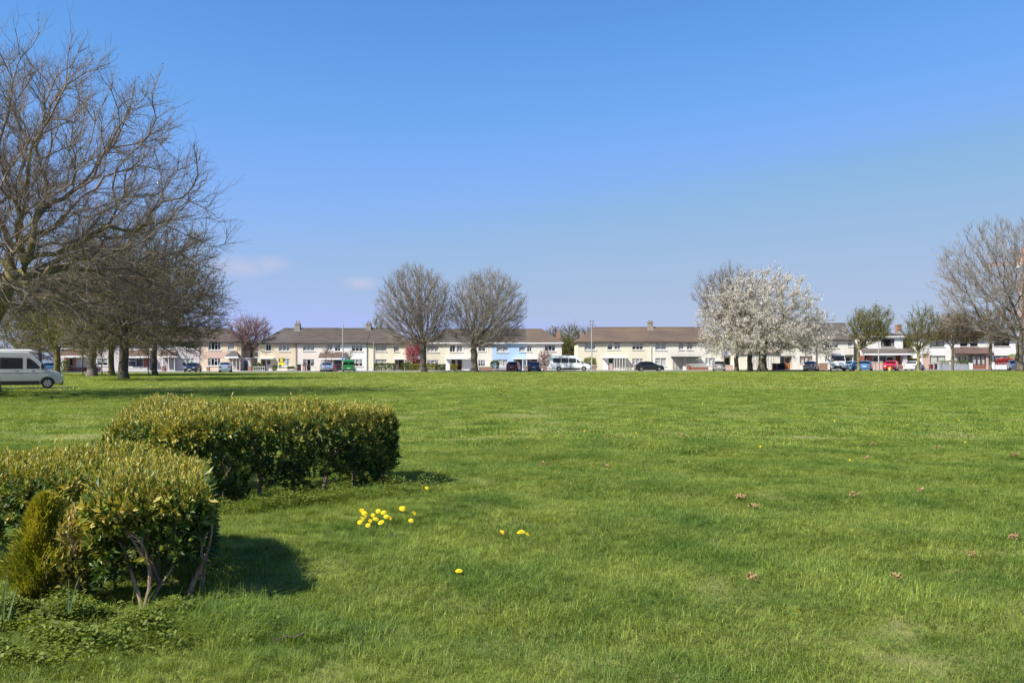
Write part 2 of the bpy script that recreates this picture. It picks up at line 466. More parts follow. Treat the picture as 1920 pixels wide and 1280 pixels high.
        for i in range(n):
            xa, xb = X0 + (X1 - X0) * i / n + b / 2, X0 + (X1 - X0) * (i + 1) / n - b / 2
            if top and i % 2 == 0 and n > 1:
                s.mb().box(xa + .02, ya + .012, zt - b / 2, xb - .02, yb - .012, zt + b / 2).build('transom', fm, w)
            ti = random.uniform(-.012, .012)
            s.mb().poly([(xa - .01, ya + .04 + ti, Z0 + b * .8), (xb + .01, ya + .04 - ti, Z0 + b * .8), (xb + .01, ya + .045 - ti, Z1 - b * .8), (xa - .01, ya + .045 + ti, Z1 - b * .8)]).build('pane', GLASS_DK if curtain == 'dark' else GLASS, w)
        yc = yb + .03
        if curtain in ('net', 'blind', 'half'):
            m = s.mb(); zc = Z0 if curtain != 'half' else (Z0 + (Z1 - Z0) * .38)
            if curtain == 'blind': m.poly([(X0, yc, zc), (X1, yc, zc), (X1, yc, Z1), (X0, yc, Z1)])
            else:
                k = 24
                for i in range(k):
                    xa, xb = X0 + (X1 - X0) * i / k, X0 + (X1 - X0) * (i + 1) / k
                    da, db = .05 * (i % 2), .05 * ((i + 1) % 2)
                    m.poly([(xa, yc + da, zc), (xb, yc + db, zc), (xb, yc + db, Z1), (xa, yc + da, Z1)])
            m.build('curtain', C_BLIND if curtain == 'blind' else C_NET, w)
        elif curtain == 'drape':
            k = 8; W = (X1 - X0) * .24
            for side in (0, 1):
                m = s.mb()
                for i in range(k):
                    xa = (X0 if side == 0 else X1 - W) + W * i / k; xb = xa + W / k
                    da, db = .06 * (i % 2), .06 * ((i + 1) % 2)
                    m.poly([(xa, yc + da, Z0), (xb, yc + db, Z0), (xb, yc + db, Z1), (xa, yc + da, Z1)])
                m.build('curtain', C_DRAPE, w)
        if sill and hole: s.mb().box(X0 - .1, Yw - .09, Z0 - .11, X1 + .1, Yw + .12, Z0 - .002).build('sill', P_SILL, w)
        return w
    def recess(s, x0, y0, x1, y1, door=None, depth=.9, glazed=True, z=None):
        X0, X1, Z0, Z1 = s.rect(x0, y0, x1, y1, s.Y, z); Z0 = ZG + .02
        s.holes.append((X0, X1, Z0, Z1))
        y = s.Y
        m = s.mb()
        m.poly([(X0, y, Z0), (X0, y, Z1), (X0, y + depth, Z1), (X0, y + depth, Z0)]).poly([(X1, y, Z1), (X1, y, Z0), (X1, y + depth, Z0), (X1, y + depth, Z1)])
        m.poly([(X0, y, Z1), (X1, y, Z1), (X1, y + depth, Z1), (X0, y + depth, Z1)]).poly([(X1, y, Z0), (X0, y, Z0), (X0, y + depth, Z0), (X1, y + depth, Z0)])
        m.poly([(X0, y + depth, Z0), (X0, y + depth, Z1), (X1, y + depth, Z1), (X1, y + depth, Z0)])
        rc = m.build('doorway', s.wall_mat, s.root)
        dw = min(.95, (X1 - X0) * .8)
        xa = X1 - dw - .06
        s.door_at(xa, xa + dw, Z0, min(Z1 - .02, Z0 + 2.1), y + depth - .08, door or P_REDDOOR, glazed)
        if xa - X0 > .3:
            w = s.mb().box(X0 + .05, y + depth - .07, Z0 + .9, xa - .08, y + depth - .03, Z1 - .1).build('side_light', P_WHITE, s.root)
            s.mb().poly([(X0 + .1, y + depth - .075, Z0 + .95), (xa - .13, y + depth - .075, Z0 + .95), (xa - .13, y + depth - .073, Z1 - .15), (X0 + .1, y + depth - .073, Z1 - .15)]).build('pane', GLASS_DK, w)
    def door_at(s, X0, X1, Z0, Z1, y, mat, glazed=True):
        m = s.mb().box(X0, y, Z0, X1, y + .05, Z1)
        W, H = X1 - X0, Z1 - Z0
        for a, b in ((.12, .45), (.55, .88)):
            m.box(X0 + W * a, y - .015, Z0 + H * .08, X0 + W * b, y - .001, Z0 + H * .42)
        d = m.build('door', mat, s.root)
        s.mb().box(X1 - .16, y - .06, Z0 + H * .47, X1 - .08, y - .002, Z0 + H * .5).build('handle', P_SILL, d)
        if glazed:
            s.mb().poly([(X0 + W * .2, y - .006, Z0 + H * .55), (X0 + W * .8, y - .006, Z0 + H * .55), (X0 + W * .8, y - .004, Z0 + H * .92), (X0 + W * .2, y - .004, Z0 + H * .92)]).build('pane', GLASS_DK, d)
        return d
    def door(s, x0, y0, x1, y1, mat, glazed=True, z=None):
        X0, X1, Z0, Z1 = s.rect(x0, y0, x1, y1, s.Y, z); Z0 = ZG + .02
        s.holes.append((X0, X1, Z0, Z1))
        return s.door_at(X0 + .005, X1 - .005, Z0, Z1 - .005, s.Y + .1, mat, glazed)
    def canopy(s, x0, x1, y0, y1, mat=None, depth=1.0, posts=(), z=None, name='canopy'):
        yf = s.Y - depth
        X0, X1, Z0, Z1 = s.rect(x0, y0, x1, y1, yf, z)
        c = s.mb().box(X0, yf, Z0, X1, s.Y - .003, Z1).build(name, mat or P_WHITE, s.root)
        for px in posts:
            xx = s.rect(px, y0, px, y1, yf, z)[0]
            s.mb().box(xx - .05, yf + .06, ZG, xx + .05, yf + .16, Z0 - .002).build('post', mat or P_WHITE, c)
        return c
    def leanto(s, x0, x1, yt, yb, mat, depth=1.4, fascia=None, hip=0.0, z=None, name='porch_roof'):
        yf = s.Y - depth
        X0, X1, _, Zt = s.rect(x0, yt, x1, yt, s.Y, z)
        _, _, Zb, _ = s.rect(x0, yb, x1, yb, yf, z)
        h = hip
        m = s.mb(); y = s.Y - .004
        A, B, Cc, Dd = (X0, yf, Zb), (X1, yf, Zb), (X1 - h, y, Zt), (X0 + h, y, Zt)
        m.poly([A, B, Cc, Dd])
        if h: m.poly([(X0, y, Zb), A, Dd]).poly([B, (X1, y, Zb), Cc])
        m.poly([(X1, yf, Zb - .1), (X0, yf, Zb - .1), (X0, y, Zb - .1 if h else Zt - .1), (X1, y, Zb - .1 if h else Zt - .1)])
        m.poly([(X0, yf, Zb - .1), (X1, yf, Zb - .1), B, A])
        if h: m.poly([(X0, yf, Zb - .1), A, (X0, y, Zb), (X0, y, Zb - .1)]).poly([B, (X1, yf, Zb - .1), (X1, y, Zb - .1), (X1, y, Zb)])
        else: m.poly([A, Dd, (X0, y, Zt - .1), (X0, yf, Zb - .1)]).poly([B, (X1, yf, Zb - .1), (X1, y, Zt - .1), Cc])
        r = m.build(name, mat, s.root)
        s.mb().box(X0 + .02, yf - .03, Zb - .28, X1 - .02, yf + .03, Zb - .02).build('fascia', fascia or P_WHITE, r)
        return r
    def porch(s, x0, y0, x1, y1, depth=1.2, n=3, frame=None, base=None, base_h=0.0, curtain='dark', z=None):
        """glazed porch standing in front of the wall"""
        yf = s.Y - depth
        X0, X1, Z0, Z1 = s.rect(x0, y0, x1, y1, yf, z); Z0 = ZG + .01
        fm = frame or P_WHITE; b = .08
        f = s.mb()
        if base_h: f2 = s.mb().box(X0, yf, Z0, X1, yf + .15, Z0 + base_h).box(X0, yf + .152, Z0, X0 + .15, s.Y - .004, Z0 + base_h).box(X1 - .15, yf + .152, Z0, X1, s.Y - .004, Z0 + base_h)
        zb = Z0 + base_h + .002
        f.box(X0, yf, Z1 - b, X1, yf + b, Z1).box(X0, yf, zb, X1, yf + b, zb + b)
        f.box(X0, yf + b, Z1 - b, X0 + b, s.Y - .004, Z1).box(X1 - b, yf + b, Z1 - b, X1, s.Y - .004, Z1)
        for i in range(n + 1):
            xx = X0 + (X1 - X0 - b) * i / n
            f.box(xx, yf, zb + b, xx + b, yf + b, Z1 - b)
        p = f.build('porch', fm, s.root)
        if base_h: f2.build('porch_base', base or BRICK, p)
        for i in range(n):
            xa = X0 + (X1 - X0 - b) * i / n + b; xb = X0 + (X1 - X0 - b) * (i + 1) / n
            s.mb().poly([(xa, yf + .04, zb + b), (xb, yf + .04, zb + b), (xb, yf + .045, Z1 - b), (xa, yf + .045, Z1 - b)]).build('pane', GLASS, p)
            if curtain == 'net': s.mb().poly([(xa, yf + .2, zb + b), (xb, yf + .2, zb + b), (xb, yf + .2, Z1 - b), (xa, yf + .2, Z1 - b)]).build('curtain', C_NET, p)
        for xx in (X0 + .04, X1 - .04):
            s.mb().poly([(xx, yf + b, zb), (xx, s.Y - .01, zb), (xx, s.Y - .01, Z1 - b), (xx, yf + b, Z1 - b)]).build('pane', GLASS, p)
        return p
    def block(s, name, x0, y0, x1, y1, mat, depth=.1, z=None, back=0.003):
        """a solid piece standing proud of the wall by depth"""
        X0, X1, Z0, Z1 = s.rect(x0, y0, x1, y1, s.Y - depth, z)
        return s.mb().box(X0, s.Y - depth, Z0, X1, s.Y - back, Z1).build(name, mat, s.root)
    def pipe(s, x, mat=None):
        X = s.rect(x, 0, x, 0, s.Y)[0]
        s.mb().tube((X, s.Y - .1, ZG), (X, s.Y - .1, s.ze - .1), .05, k=8).build('downpipe', mat or P_BLACK, s.root)
    def finish(s, band=None):
        """front wall with its openings cut and their reveals, the other three walls, a skirting of darker render"""
        X0, X1, Y, D, z0, z1 = s.X0, s.X1, s.Y, s.D, ZG - .3, s.ze - .02
        cx = sorted({X0, X1} | {h[0] for h in s.holes} | {h[1] for h in s.holes})
        cz = sorted({z0, z1} | {h[2] for h in s.holes} | {h[3] for h in s.holes})
        cx = [c for c in cx if X0 <= c <= X1]; cz = [c for c in cz if z0 <= c <= z1]
        m = s.mb()
        for i in range(len(cx) - 1):
            for j in range(len(cz) - 1):
                mx, mz = (cx[i] + cx[i + 1]) / 2, (cz[j] + cz[j + 1]) / 2
                if any(h[0] < mx < h[1] and h[2] < mz < h[3] for h in s.holes): continue
                m.poly([(cx[i], Y, cz[j]), (cx[i + 1], Y, cz[j]), (cx[i + 1], Y, cz[j + 1]), (cx[i], Y, cz[j + 1])])
        for a, b, c, d in s.holes:
            y2 = Y + .16
            m.poly([(a, Y, c), (a, Y, d), (a, y2, d), (a, y2, c)]).poly([(b, Y, d), (b, Y, c), (b, y2, c), (b, y2, d)])
            m.poly([(a, Y, d), (b, Y, d), (b, y2, d), (a, y2, d)]).poly([(b, Y, c), (a, Y, c), (a, y2, c), (b, y2, c)])
        m.poly([(X0, Y + D, z0), (X0, Y, z0), (X0, Y, z1), (X0, Y + D, z1)]).poly([(X1, Y, z0), (X1, Y + D, z0), (X1, Y + D, z1), (X1, Y, z1)])
        m.poly([(X1, Y + D, z0), (X0, Y + D, z0), (X0, Y + D, z1), (X1, Y + D, z1)])
        if not s.hl: m.poly([(X0, Y + D, z1), (X0, Y, z1), (X0, Y + D / 2, s.zr - .2)])
        if not s.hr: m.poly([(X1, Y, z1), (X1, Y + D, z1), (X1, Y + D / 2, s.zr - .2)])
        m.poly([(X0, Y + .2, 2.75), (X1, Y + .2, 2.75), (X1, Y + D, 2.75), (X0, Y + D, 2.75)])
        s.wall = m.build('wall', s.wall_mat, s.root)

# --- row A, behind the trees on the left
a1 = House('terraced_house', 'terraced house with dark red brick front room behind the left trees, nearest the blue car', 1, 690, 1330, 500, 300, W_LILAC, T_BROWN, hl=.9, hr=0)
a1.window(860, 668, 975, 770, 2, curtain='net'); a1.window(1095, 670, 1215, 750, 2, curtain='half'); a1.recess(748, 668, 822, 830, P_BLACK)
a1.window(860, 520, 980, 575, 2); a1.window(1120, 520, 1230, 575, 2, curtain='dark')
a1.block('brick_front', 716, 645, 748, 845, BRICK, .06); a1.block('brick_front', 822, 645, 858, 845, BRICK, .06)
a1.leanto(700, 1010, 575, 640, T_RED, 1.1); a1.finish()
a2 = House('terraced_house', 'terraced house with wide white window and low tiled porch roof behind the ivy-dark trunk', 1, 1330, 1815, 500, 300, W_LILAC, T_BROWN, zr=1)
a2.window(1445, 668, 1612, 765, 2, curtain='dark'); a2.block('brick_front', 1614, 655, 1680, 770, BRICK, .06); a2.window(1440, 520, 1560, 570, 2); a2.window(1640, 520, 1720, 570, 2)
a2.leanto(1400, 1715, 575, 645, T_RED, 1.1); a2.recess(1690, 665, 1760, 830, P_GREY); a2.finish()
a3 = House('terraced_house', 'pale lilac terraced house with white framed glass porch and a dark car outside', 2, 18, 528, 485, 310, W_LILAC, T_BROWN)
a3.porch(30, 685, 190, 870, 1.2, 2, P_WHITE); a3.canopy(20, 215, 668, 682, P_WHITE, 1.4); a3.window(282, 700, 440, 790, 3, curtain='half'); a3.window(360, 505, 500, 575, 3, curtain='dark'); a3.window(90, 505, 190, 575, 2)
a3.leanto(10, 225, 605, 668, T_RED, 1.1); a3.finish()
a4 = House('terraced_house', 'peach and cream end house with small grey hipped porch, left of the pink-twigged tree', 2, 530, 1045, 485, 315, W_PEACH, T_BROWN, hr=.95)
a4.window(620, 492, 782, 592, 4, curtain='drape'); a4.window(874, 492, 952, 592, 3); a4.window(616, 697, 780, 792, 4, curtain='drape')
a4.porch(885, 690, 1030, 860, 1.2, 3, P_WHITE); a4.leanto(865, 1045, 608, 672, T_SLATE, 1.5, hip=.75); a4.block('brick_band', 545, 612, 872, 690, BRICK_PINK, .03); a4.finish()
g4 = empty('flat_roof_garage', at(*zp(2, 1105, 860), 146), 0, 'low white flat-roofed garage joined to the peach end house', 'garage')
def garage(root, z, x0, x1, yt, Y, D, wall, doormat, dx0, dx1, dyt):
    o = root.location
    A, B = at(*zp(z, x0, yt), Y), at(*zp(z, x1, yt), Y)
    MB(o).box(A.x + .02, Y, ZG - .2, B.x, Y + D, A.z - .12).build('wall', wall, root)
    MB(o).box(A.x, Y - .15, A.z - .118, B.x + .1, Y + D + .1, A.z).build('roof', P_WHITE, root)
    a, b = at(*zp(z, dx0, dyt), Y), at(*zp(z, dx1, dyt), Y)
    m = MB(o); k = 5
    for i in range(k):
        m.box(a.x + (b.x - a.x) * i / k + .01, Y - .05, ZG, a.x + (b.x - a.x) * (i + 1) / k - .01, Y - .003, a.z)
    m.build('door', doormat, root)
garage(g4, 2, 1047, 1165, 690, 145.5, 4, W_LILAC, P_GREY, 1080, 1130, 725)

# --- row B
b1 = House('terraced_house', 'beige end house with white canopy over glazed double porch and a yellow sign outside', 3, 95, 540, 403, 226, W_BEIGE, T_GREY, hl=.98)
b1.window(183, 418, 247, 497, 2, curtain='dark', top=False); b1.window(338, 418, 472, 502, 3); b1.window(338, 592, 472, 682, 3)
b1.recess(122, 596, 238, 745, P_WHITE); b1.canopy(98, 272, 578, 592, P_WHITE, .9); b1.pipe(546); b1.chimney(535, 597, 180, 138, 2); b1.finish()
b2 = House('terraced_house', 'pinkish white terraced house sharing a tiled porch, behind the wheelie bins', 3, 540, 995, 403, 224, W_PINKISH, T_BROWN)
b2.window(628, 418, 768, 497, 3); b2.window(918, 418, 980, 492, 2); b2.window(628, 598, 768, 682, 3, curtain='drape')
b2.porch(845, 590, 988, 745, 1.2, 4, P_WHITE); b2.leanto(833, 994, 518, 582, T_RED, 1.5, fascia=P_WHITE); b2.finish()
b3 = House('terraced_house', 'white terraced house with dark grey garage-style door behind the green van', 3, 995, 1400, 403, 226, W_WHITE, T_BROWN)
b3.window(1010, 418, 1078, 502, 2, curtain='half'); b3.window(1212, 422, 1345, 502, 3, curtain='half'); b3.window(1212, 598, 1345, 682, 3, curtain='half')
b3.leanto(997, 1148, 518, 582, T_RED, 1.5, fascia=P_WHITE); b3.door(1002, 596, 1090, 745, P_GREY, False); b3.block('plinth', 1150, 732, 1398, 752, P_GREY, .05); b3.pipe(1396, P_GREY); b3.finish()
b4 = House('terraced_house', 'pale yellow end house with unframed-looking grey windows behind a tall green hedge', 3, 1400, 1870, 408, 228, W_YELLOW, T_BROWN, hr=.95)
b4.window(1498, 424, 1632, 502, 2, P_CREAMW, 'net', top=False, bars=.04); b4.window(1718, 424, 1782, 506, 1, P_CREAMW, 'net', bars=.04); b4.window(1498, 598, 1632, 682, 2, P_CREAMW, 'net', top=False, bars=.04)
b4.recess(1728, 600, 1838, 745, P_REDDOOR); b4.canopy(1720, 1870, 590, 600, P_WHITE, .9, posts=(1845,)); b4.pipe(1478, P_SILL); b4.chimney(1388, 1447, 185, 152, 2); b4.finish()

# --- row C
c1 = House('terraced_house', 'cream end house just behind the thick bare trunk, beside the red cherry', 4, 300, 650, 352, 207, W_YELLOW, T_BROWN, hl=.95, gutter=P_WHITE)
c1.window(343, 375, 466, 452, 3); c1.window(343, 535, 466, 592, 3, curtain='half'); c1.window(583, 378, 642, 452, 2, curtain='drape')
c1.recess(600, 530, 646, 655, P_GREY); c1.canopy(535, 649, 514, 526, P_WHITE, .9); c1.block('white_panel', 540, 530, 592, 655, P_WHITE, .08); c1.finish()
c2 = House('terraced_house', 'cream house with white garage front between the two bare trees', 4, 650, 1036, 352, 207, W_IVORY, T_BROWN, gutter=P_WHITE)
c2.window(658, 378, 717, 452, 2); c2.window(886, 385, 962, 442, 2, curtain='half'); c2.window(886, 535, 960, 602, 3, curtain='half'); c2.recess(656, 530, 712, 655, P_REDDOOR)
c2.canopy(651, 785, 514, 526, P_WHITE, .9); c2.door(722, 535, 835, 655, P_WHITE, False); c2.finish()
c3 = House('terraced_house', 'sky blue rendered house in the terrace, behind the maroon car', 4, 1036, 1392, 352, 207, W_BLUE, T_BROWN, gutter=P_WHITE)
c3.window(1080, 388, 1202, 452, 2, top=False); c3.window(1318, 388, 1384, 448, 1); c3.window(1082, 530, 1198, 604, 2)
c3.recess(1262, 528, 1348, 655, P_REDDOOR); c3.canopy(1252, 1391, 514, 526, P_WHITE, .9, posts=(1356,)); c3.finish()
c4 = House('terraced_house', 'cream end house with white fascia left of the white minibus', 4, 1392, 1770, 352, 207, W_IVORY, T_MOSS, hr=.95, gutter=P_WHITE)
c4.window(1402, 378, 1452, 446, 2, curtain='half', top=False); c4.window(1588, 378, 1702, 442, 3, curtain='dark'); c4.window(1588, 540, 1702, 610, 3, curtain='half')
c4.recess(1404, 528, 1512, 655, P_REDDOOR); c4.canopy(1393, 1525, 514, 526, P_WHITE, .9, posts=(1397, 1515)); c4.finish()
c5 = empty('side_annexe', at(*zp(4, 200, 655), 147), 0, 'low annexe with dark openings beside the red cherry', 'annexe')
garage(c5, 4, 118, 272, 515, 147, 4, W_IVORY, P_BLACK, 205, 268, 530)

# --- row D
d1 = House('terraced_house', 'yellow cream end house behind the white utility pole', 5, 275, 708, 390, 215, W_YELLOW, T_MOSS, hl=.95)
d1.window(358, 402, 492, 488, 3); d1.window(632, 408, 697, 484, 1, curtain='half', bars=.09); d1.window(358, 582, 500, 672, 3, curtain='half')
d1.recess(648, 584, 704, 735, P_GREY); d1.block('white_panel', 588, 584, 645, 735, P_WHITE, .06); d1.canopy(575, 707, 572, 583, P_WHITE, .9); d1.finish()
d2 = House('terraced_house', 'pale cream terraced house behind the left half of the black hatchback', 5, 708, 1155, 390, 213, W_YELLOW, T_MOSS)
d2.window(718, 395, 787, 482, 2); d2.window(932, 400, 1062, 482, 3, curtain='half'); d2.window(932, 588, 1062, 675, 3)
d2.porch(712, 584, 850, 735, .8, 4, P_WHITE); d2.canopy(709, 872, 572, 583, P_WHITE, .9); d2.pipe(1157, P_SILL); d2.chimney(1113, 1180, 158, 130, 2); d2.finish()
d3 = House('terraced_house', 'ivory house with dark grey flat canopy behind the bonnet of the black hatchback', 5, 1155, 1565, 390, 213, W_IVORY, T_MOSS)
d3.window(1208, 400, 1342, 488, 2); d3.window(1488, 400, 1548, 484, 2); d3.window(1208, 582, 1342, 682, 2)
d3.porch(1425, 580, 1545, 735, 1.0, 3, P_GREY); d3.canopy(1408, 1564, 563, 575, P_GREY, 1.1); d3.finish()
d4 = House('terraced_house', 'ivory end house behind the low red brick garden wall', 5, 1565, 2030, 390, 213, W_IVORY, T_MOSS, hr=.95)
d4.window(1588, 400, 1655, 484, 2); d4.window(1808, 400, 1932, 488, 3); d4.window(1808, 582, 1932, 668, 3)
d4.porch(1590, 580, 1720, 735, 1.0, 3, P_GREY); d4.canopy(1566, 1752, 563, 575, P_GREY, 1.1); d4.finish()

# --- row E, behind the white cherry
e1 = House('terraced_house', 'cream house with long tiled extension and white french doors behind the cherry trunks', 6, 560, 1040, 365, 180, W_IVORY, T_BROWN, hl=.95)
e1.window(935, 380, 1042 - 6, 472, 2); e1.window(700, 380, 820, 472, 3); e1.finish()
x0, x1, z0, z1 = e1.rect(490, 528, 1040, 720, 142.6)
ext = MB(e1.o).box(x0, 142.6, ZG, x1, 144.99, z1 - .03).build('extension', W_CREAM, e1.root)
r = e1.rect(485, 490, 1042, 528, 142.6)
MB(e1.o).prism([(r[0], 142.3, r[2]), (r[0], 144.98, r[3] + .25), (r[0], 144.98, r[2])], (r[1] - r[0], 0, 0)).build('extension_roof', T_RED, e1.root)
for xa, xb in ((640, 700), (705, 792), (872, 920), (922, 978)):
    e1.window(xa, 556, xb, 700, 2, P_WHITE, 'net', Y=142.6, hole=False, parent=ext)
e2 = House('terraced_house', 'cream house with orange-brown front door and matching window frames', 6, 1040, 1480, 365, 180, W_IVORY, T_BROWN)
e2.window(1050, 380, 1105, 462, 1, P_BROWN, 'half'); e2.window(1278, 376, 1402, 468, 3, P_BROWN, 'drape'); e2.window(1278, 560, 1432, 645, 3, P_ORANGE, 'net')
e2.recess(1045, 556, 1182, 725, P_ORANGE, .7); e2.finish()
e3 = House('terraced_house', 'cream house with white windows directly behind the white delivery van', 6, 1480, 1925, 365, 165, W_IVORY, T_GREY)
e3.window(1582, 390, 1742, 462, 3, curtain='half'); e3.window(1582, 556, 1640, 632, 2); e3.window(1856, 352, 1908, 446, 2); e3.recess(1812, 545, 1922, 725, P_GREY, 1.6); e3.finish()
e4 = House('detached_house', 'white house with dark windows and a full-width tiled porch roof behind the red car', 7, 735, 1385, 402, 305, W_WHITE, T_BROWN, hl=.8, hr=.8, gutter=P_WHITE)
e4.window(742, 448, 842, 562, 2, P_BROWN, 'dark', top=False); e4.window(1052, 442, 1258, 557, 3, P_BROWN, 'drape', top=False)
e4.leanto(745, 1535, 588, 658, T_GREY, 1.6); e4.block('brick_front', 742, 690, 802, 915, BRICK, .9); e4.block('brick_front', 865, 690, 932, 915, BRICK, .9)
e4.recess(940, 690, 1278, 915, P_BLACK, 1.2); e4.block('red_door', 1284, 690, 1384, 915, P_REDDOOR, .12); e4.block('grey_pillar', 1390, 690, 1452, 915, W_LILAC, 1.2); e4.window(805, 690, 862, 800, 1, P_BROWN, 'dark')
e4.chimney(1280, 1350, 240, 225, 1, BRICK_BROWN); e4.finish()
e0 = empty('garden_shed', at(*zp(6, 430, 640), 146.5), 0, 'low cream lean-to with dark doorway left of the cherry trunks', 'outbuilding')
garage(e0, 6, 372, 500, 548, 146.5, 4, W_CREAM, P_BLACK, 378, 430, 580)

# --- row F on the right
f1 = House('semi_detached_house', 'white house with brown window frames, pinkish brick lower wall and block garden wall', 8, 395, 1092, 427, 330, W_WHITE, T_RED, hl=.9, gutter=P_BROWN, over=.45)
f1.window(508, 440, 728, 557, 2, P_BROWN, 'blind', top=False); f1.window(962, 436, 1072, 552, 2, P_BROWN, 'half'); f1.window(512, 694, 742, 807, 2, P_BROWN, 'blind', top=False); f1.window(862, 698, 1052, 792, 2, P_BROWN, 'blind', top=False)
f1.block('brick_front', 398, 662, 508, 912, BRICK_PINK, .05); f1.block('brick_front', 508, 812, 760, 912, BRICK_PINK, .05); f1.leanto(815, 1091, 570, 660, T_RED, 1.5, P_BROWN, hip=0.0); f1.finish()
f2 = House('semi_detached_house', 'white house with brown window frames behind the red bush and white garden wall', 8, 1092, 1850, 415, 325, W_WHITE, T_RED, hr=.9, gutter=P_BROWN, over=.45)
f2.window(1112, 432, 1228, 552, 2, P_BROWN, 'half'); f2.window(1468, 424, 1704, 547, 3, P_BROWN, 'half'); f2.window(1468, 692, 1704, 795, 3, P_BROWN, 'half')
f2.leanto(1093, 1400, 570, 660, T_RED, 1.5, P_BROWN, hip=0.0); f2.porch(1140, 690, 1345, 910, 1.3, 3, P_BROWN, BRICK, .75, 'net'); f2.block('brick_pier', 1350, 690, 1388, 912, BRICK_PINK, 1.25); f2.finish()

# --- houses of the next street, seen through the gaps
def back_house(label, p0, p1, eave, ridge, Y, wall, roof, chim=None):
    h = House('background_house', label, 5, 0, 1, 0, 0, wall, roof) if False else None
    X0, X1 = at(p0, 660, Y).x, at(p1, 660, Y).x
    ze, zr = at(p0, eave, Y).z, at(p0, ridge, Y + 3.5).z
    root = empty('background_house', ((X0 + X1) / 2, Y, ZG), 0, label, 'house', 'houses of the next street')
    o = root.location
    MB(o).box(X0 + .2, Y, ZG - .2, X1 - .2, Y + 7, ze).build('wall', wall, root)
    rf = MB(o).prism([(X0, Y - .3, ze + .01), (X0, Y + 3.5, zr), (X0, Y + 7.3, ze + .01)], (X1 - X0, 0, 0)).build('roof', roof, root)
    n = max(1, int((X1 - X0) / 3))
    for i in range(n):
        xx = X0 + .6 + (X1 - X0 - 1.2) * (i + .5) / n
        w = MB(o).box(xx - .55, Y - .06, ze - 1.6, xx + .55, Y - .003, ze - .45).build('window', P_WHITE, root)
        MB(o).poly([(xx - .48, Y - .063, ze - 1.53), (xx + .48, Y - .063, ze - 1.53), (xx + .48, Y - .062, ze - .52), (xx - .48, Y - .062, ze - .52)]).build('pane', GLASS_DK, w)
    if chim:
        X = at(chim, 640, Y + 3.5).x
        MB(o).box(X - .5, Y + 3.1, zr - .5, X + .5, Y + 3.9, zr + 1.0).build('chimney', BRICK_BROWN, rf)
        for dx in (-.25, .25): MB(o).lathe((X + dx, Y + 3.5, zr + 1.0), [(.14, 0), (.11, .6), (.13, .62)], 8).build('chimney_pot', POT, rf)
back_house('brown-roofed house seen through the gap behind the pink-twigged tree', 430, 500, 655, 640, 176, W_IVORY, T_RED)
back_house('house roof with clay chimney pots between the minibus terrace and the yellow cream end house', 1052, 1100, 655, 637, 186, W_IVORY, T_RED, 1092)
back_house('house roof with chimney rising behind the end of the minibus terrace', 1012, 1052, 655, 632, 200, W_IVORY, T_RED, 1047)
back_house('mossy brown roof seen in the gap left of the white semi-detached houses', 1690, 1738, 650, 627, 170, W_IVORY, T_MOSS)

# ---------------------------------------------------------------- foliage and trees
def unit(v): return v / np.maximum(np.linalg.norm(v, axis=-1, keepdims=True), 1e-9)

def leaf_arrays(P, D, N, length, width, fold=.18):
    """one folded pointed leaf (5 points, 4 triangles) per row: base P, along D, facing N"""
    n = len(P); D = unit(D); S = unit(np.cross(D, N)); U = np.cross(S, D)
    L = np.broadcast_to(np.asarray(length, float), (n,))[:, None]; W = np.broadcast_to(np.asarray(width, float), (n,))[:, None]
    V = np.stack([P, P + D * L * .5 + S * W * .5 + U * W * fold, P + D * L - U * L * .08, P + D * L * .5 - S * W * .5 + U * W * fold, P + D * L * .48 - U * W * .05], 1)
    i = (np.arange(n) * 5)[:, None]
    F = np.concatenate([i + np.array([[0, 1, 4]]), i + np.array([[1, 2, 4]]), i + np.array([[2, 3, 4]]), i + np.array([[3, 0, 4]])])
    return V.reshape(-1, 3), F

def petal_arrays(P, D, N, length, width):
    """one small quad-shaped petal / bud leaf per row"""
    n = len(P); D = unit(D); S = unit(np.cross(D, N))
    L = np.broadcast_to(np.asarray(length, float), (n,))[:, None]; W = np.broadcast_to(np.asarray(width, float), (n,))[:, None]
    V = np.stack([P, P + D * L * .5 + S * W * .5, P + D * L, P + D * L * .5 - S * W * .5], 1)
    return V.reshape(-1, 3), (np.arange(n) * 4)[:, None] + np.arange(4)[None]

def frames(D):
    D = unit(D); ref = np.where(np.abs(D[:, 2:3]) > .95, np.array([[1., .2, 0]]), np.array([[.31, .2, 1.]]))
    A = unit(np.cross(D, ref)); return A, np.cross(D, A)

def seg_tubes(A, B, r0, r1, k=3):
    """an open k-sided tapered tube per row from A to B"""
    n = len(A); X, Y = frames(B - A); t = np.arange(k) * 2 * math.pi / k
    ring = X[:, None] * np.cos(t)[None, :, None] + Y[:, None] * np.sin(t)[None, :, None]
    V = np.concatenate([A[:, None] + ring * np.reshape(r0, (-1, 1, 1)), B[:, None] + ring * np.reshape(r1, (-1, 1, 1))], 1).reshape(-1, 3)
    b = (np.arange(n) * 2 * k)[:, None]; F = []
    for i in range(k): F.append(b + np.array([[i, (i + 1) % k, k + (i + 1) % k, k + i]]))
    return V, np.concatenate(F)

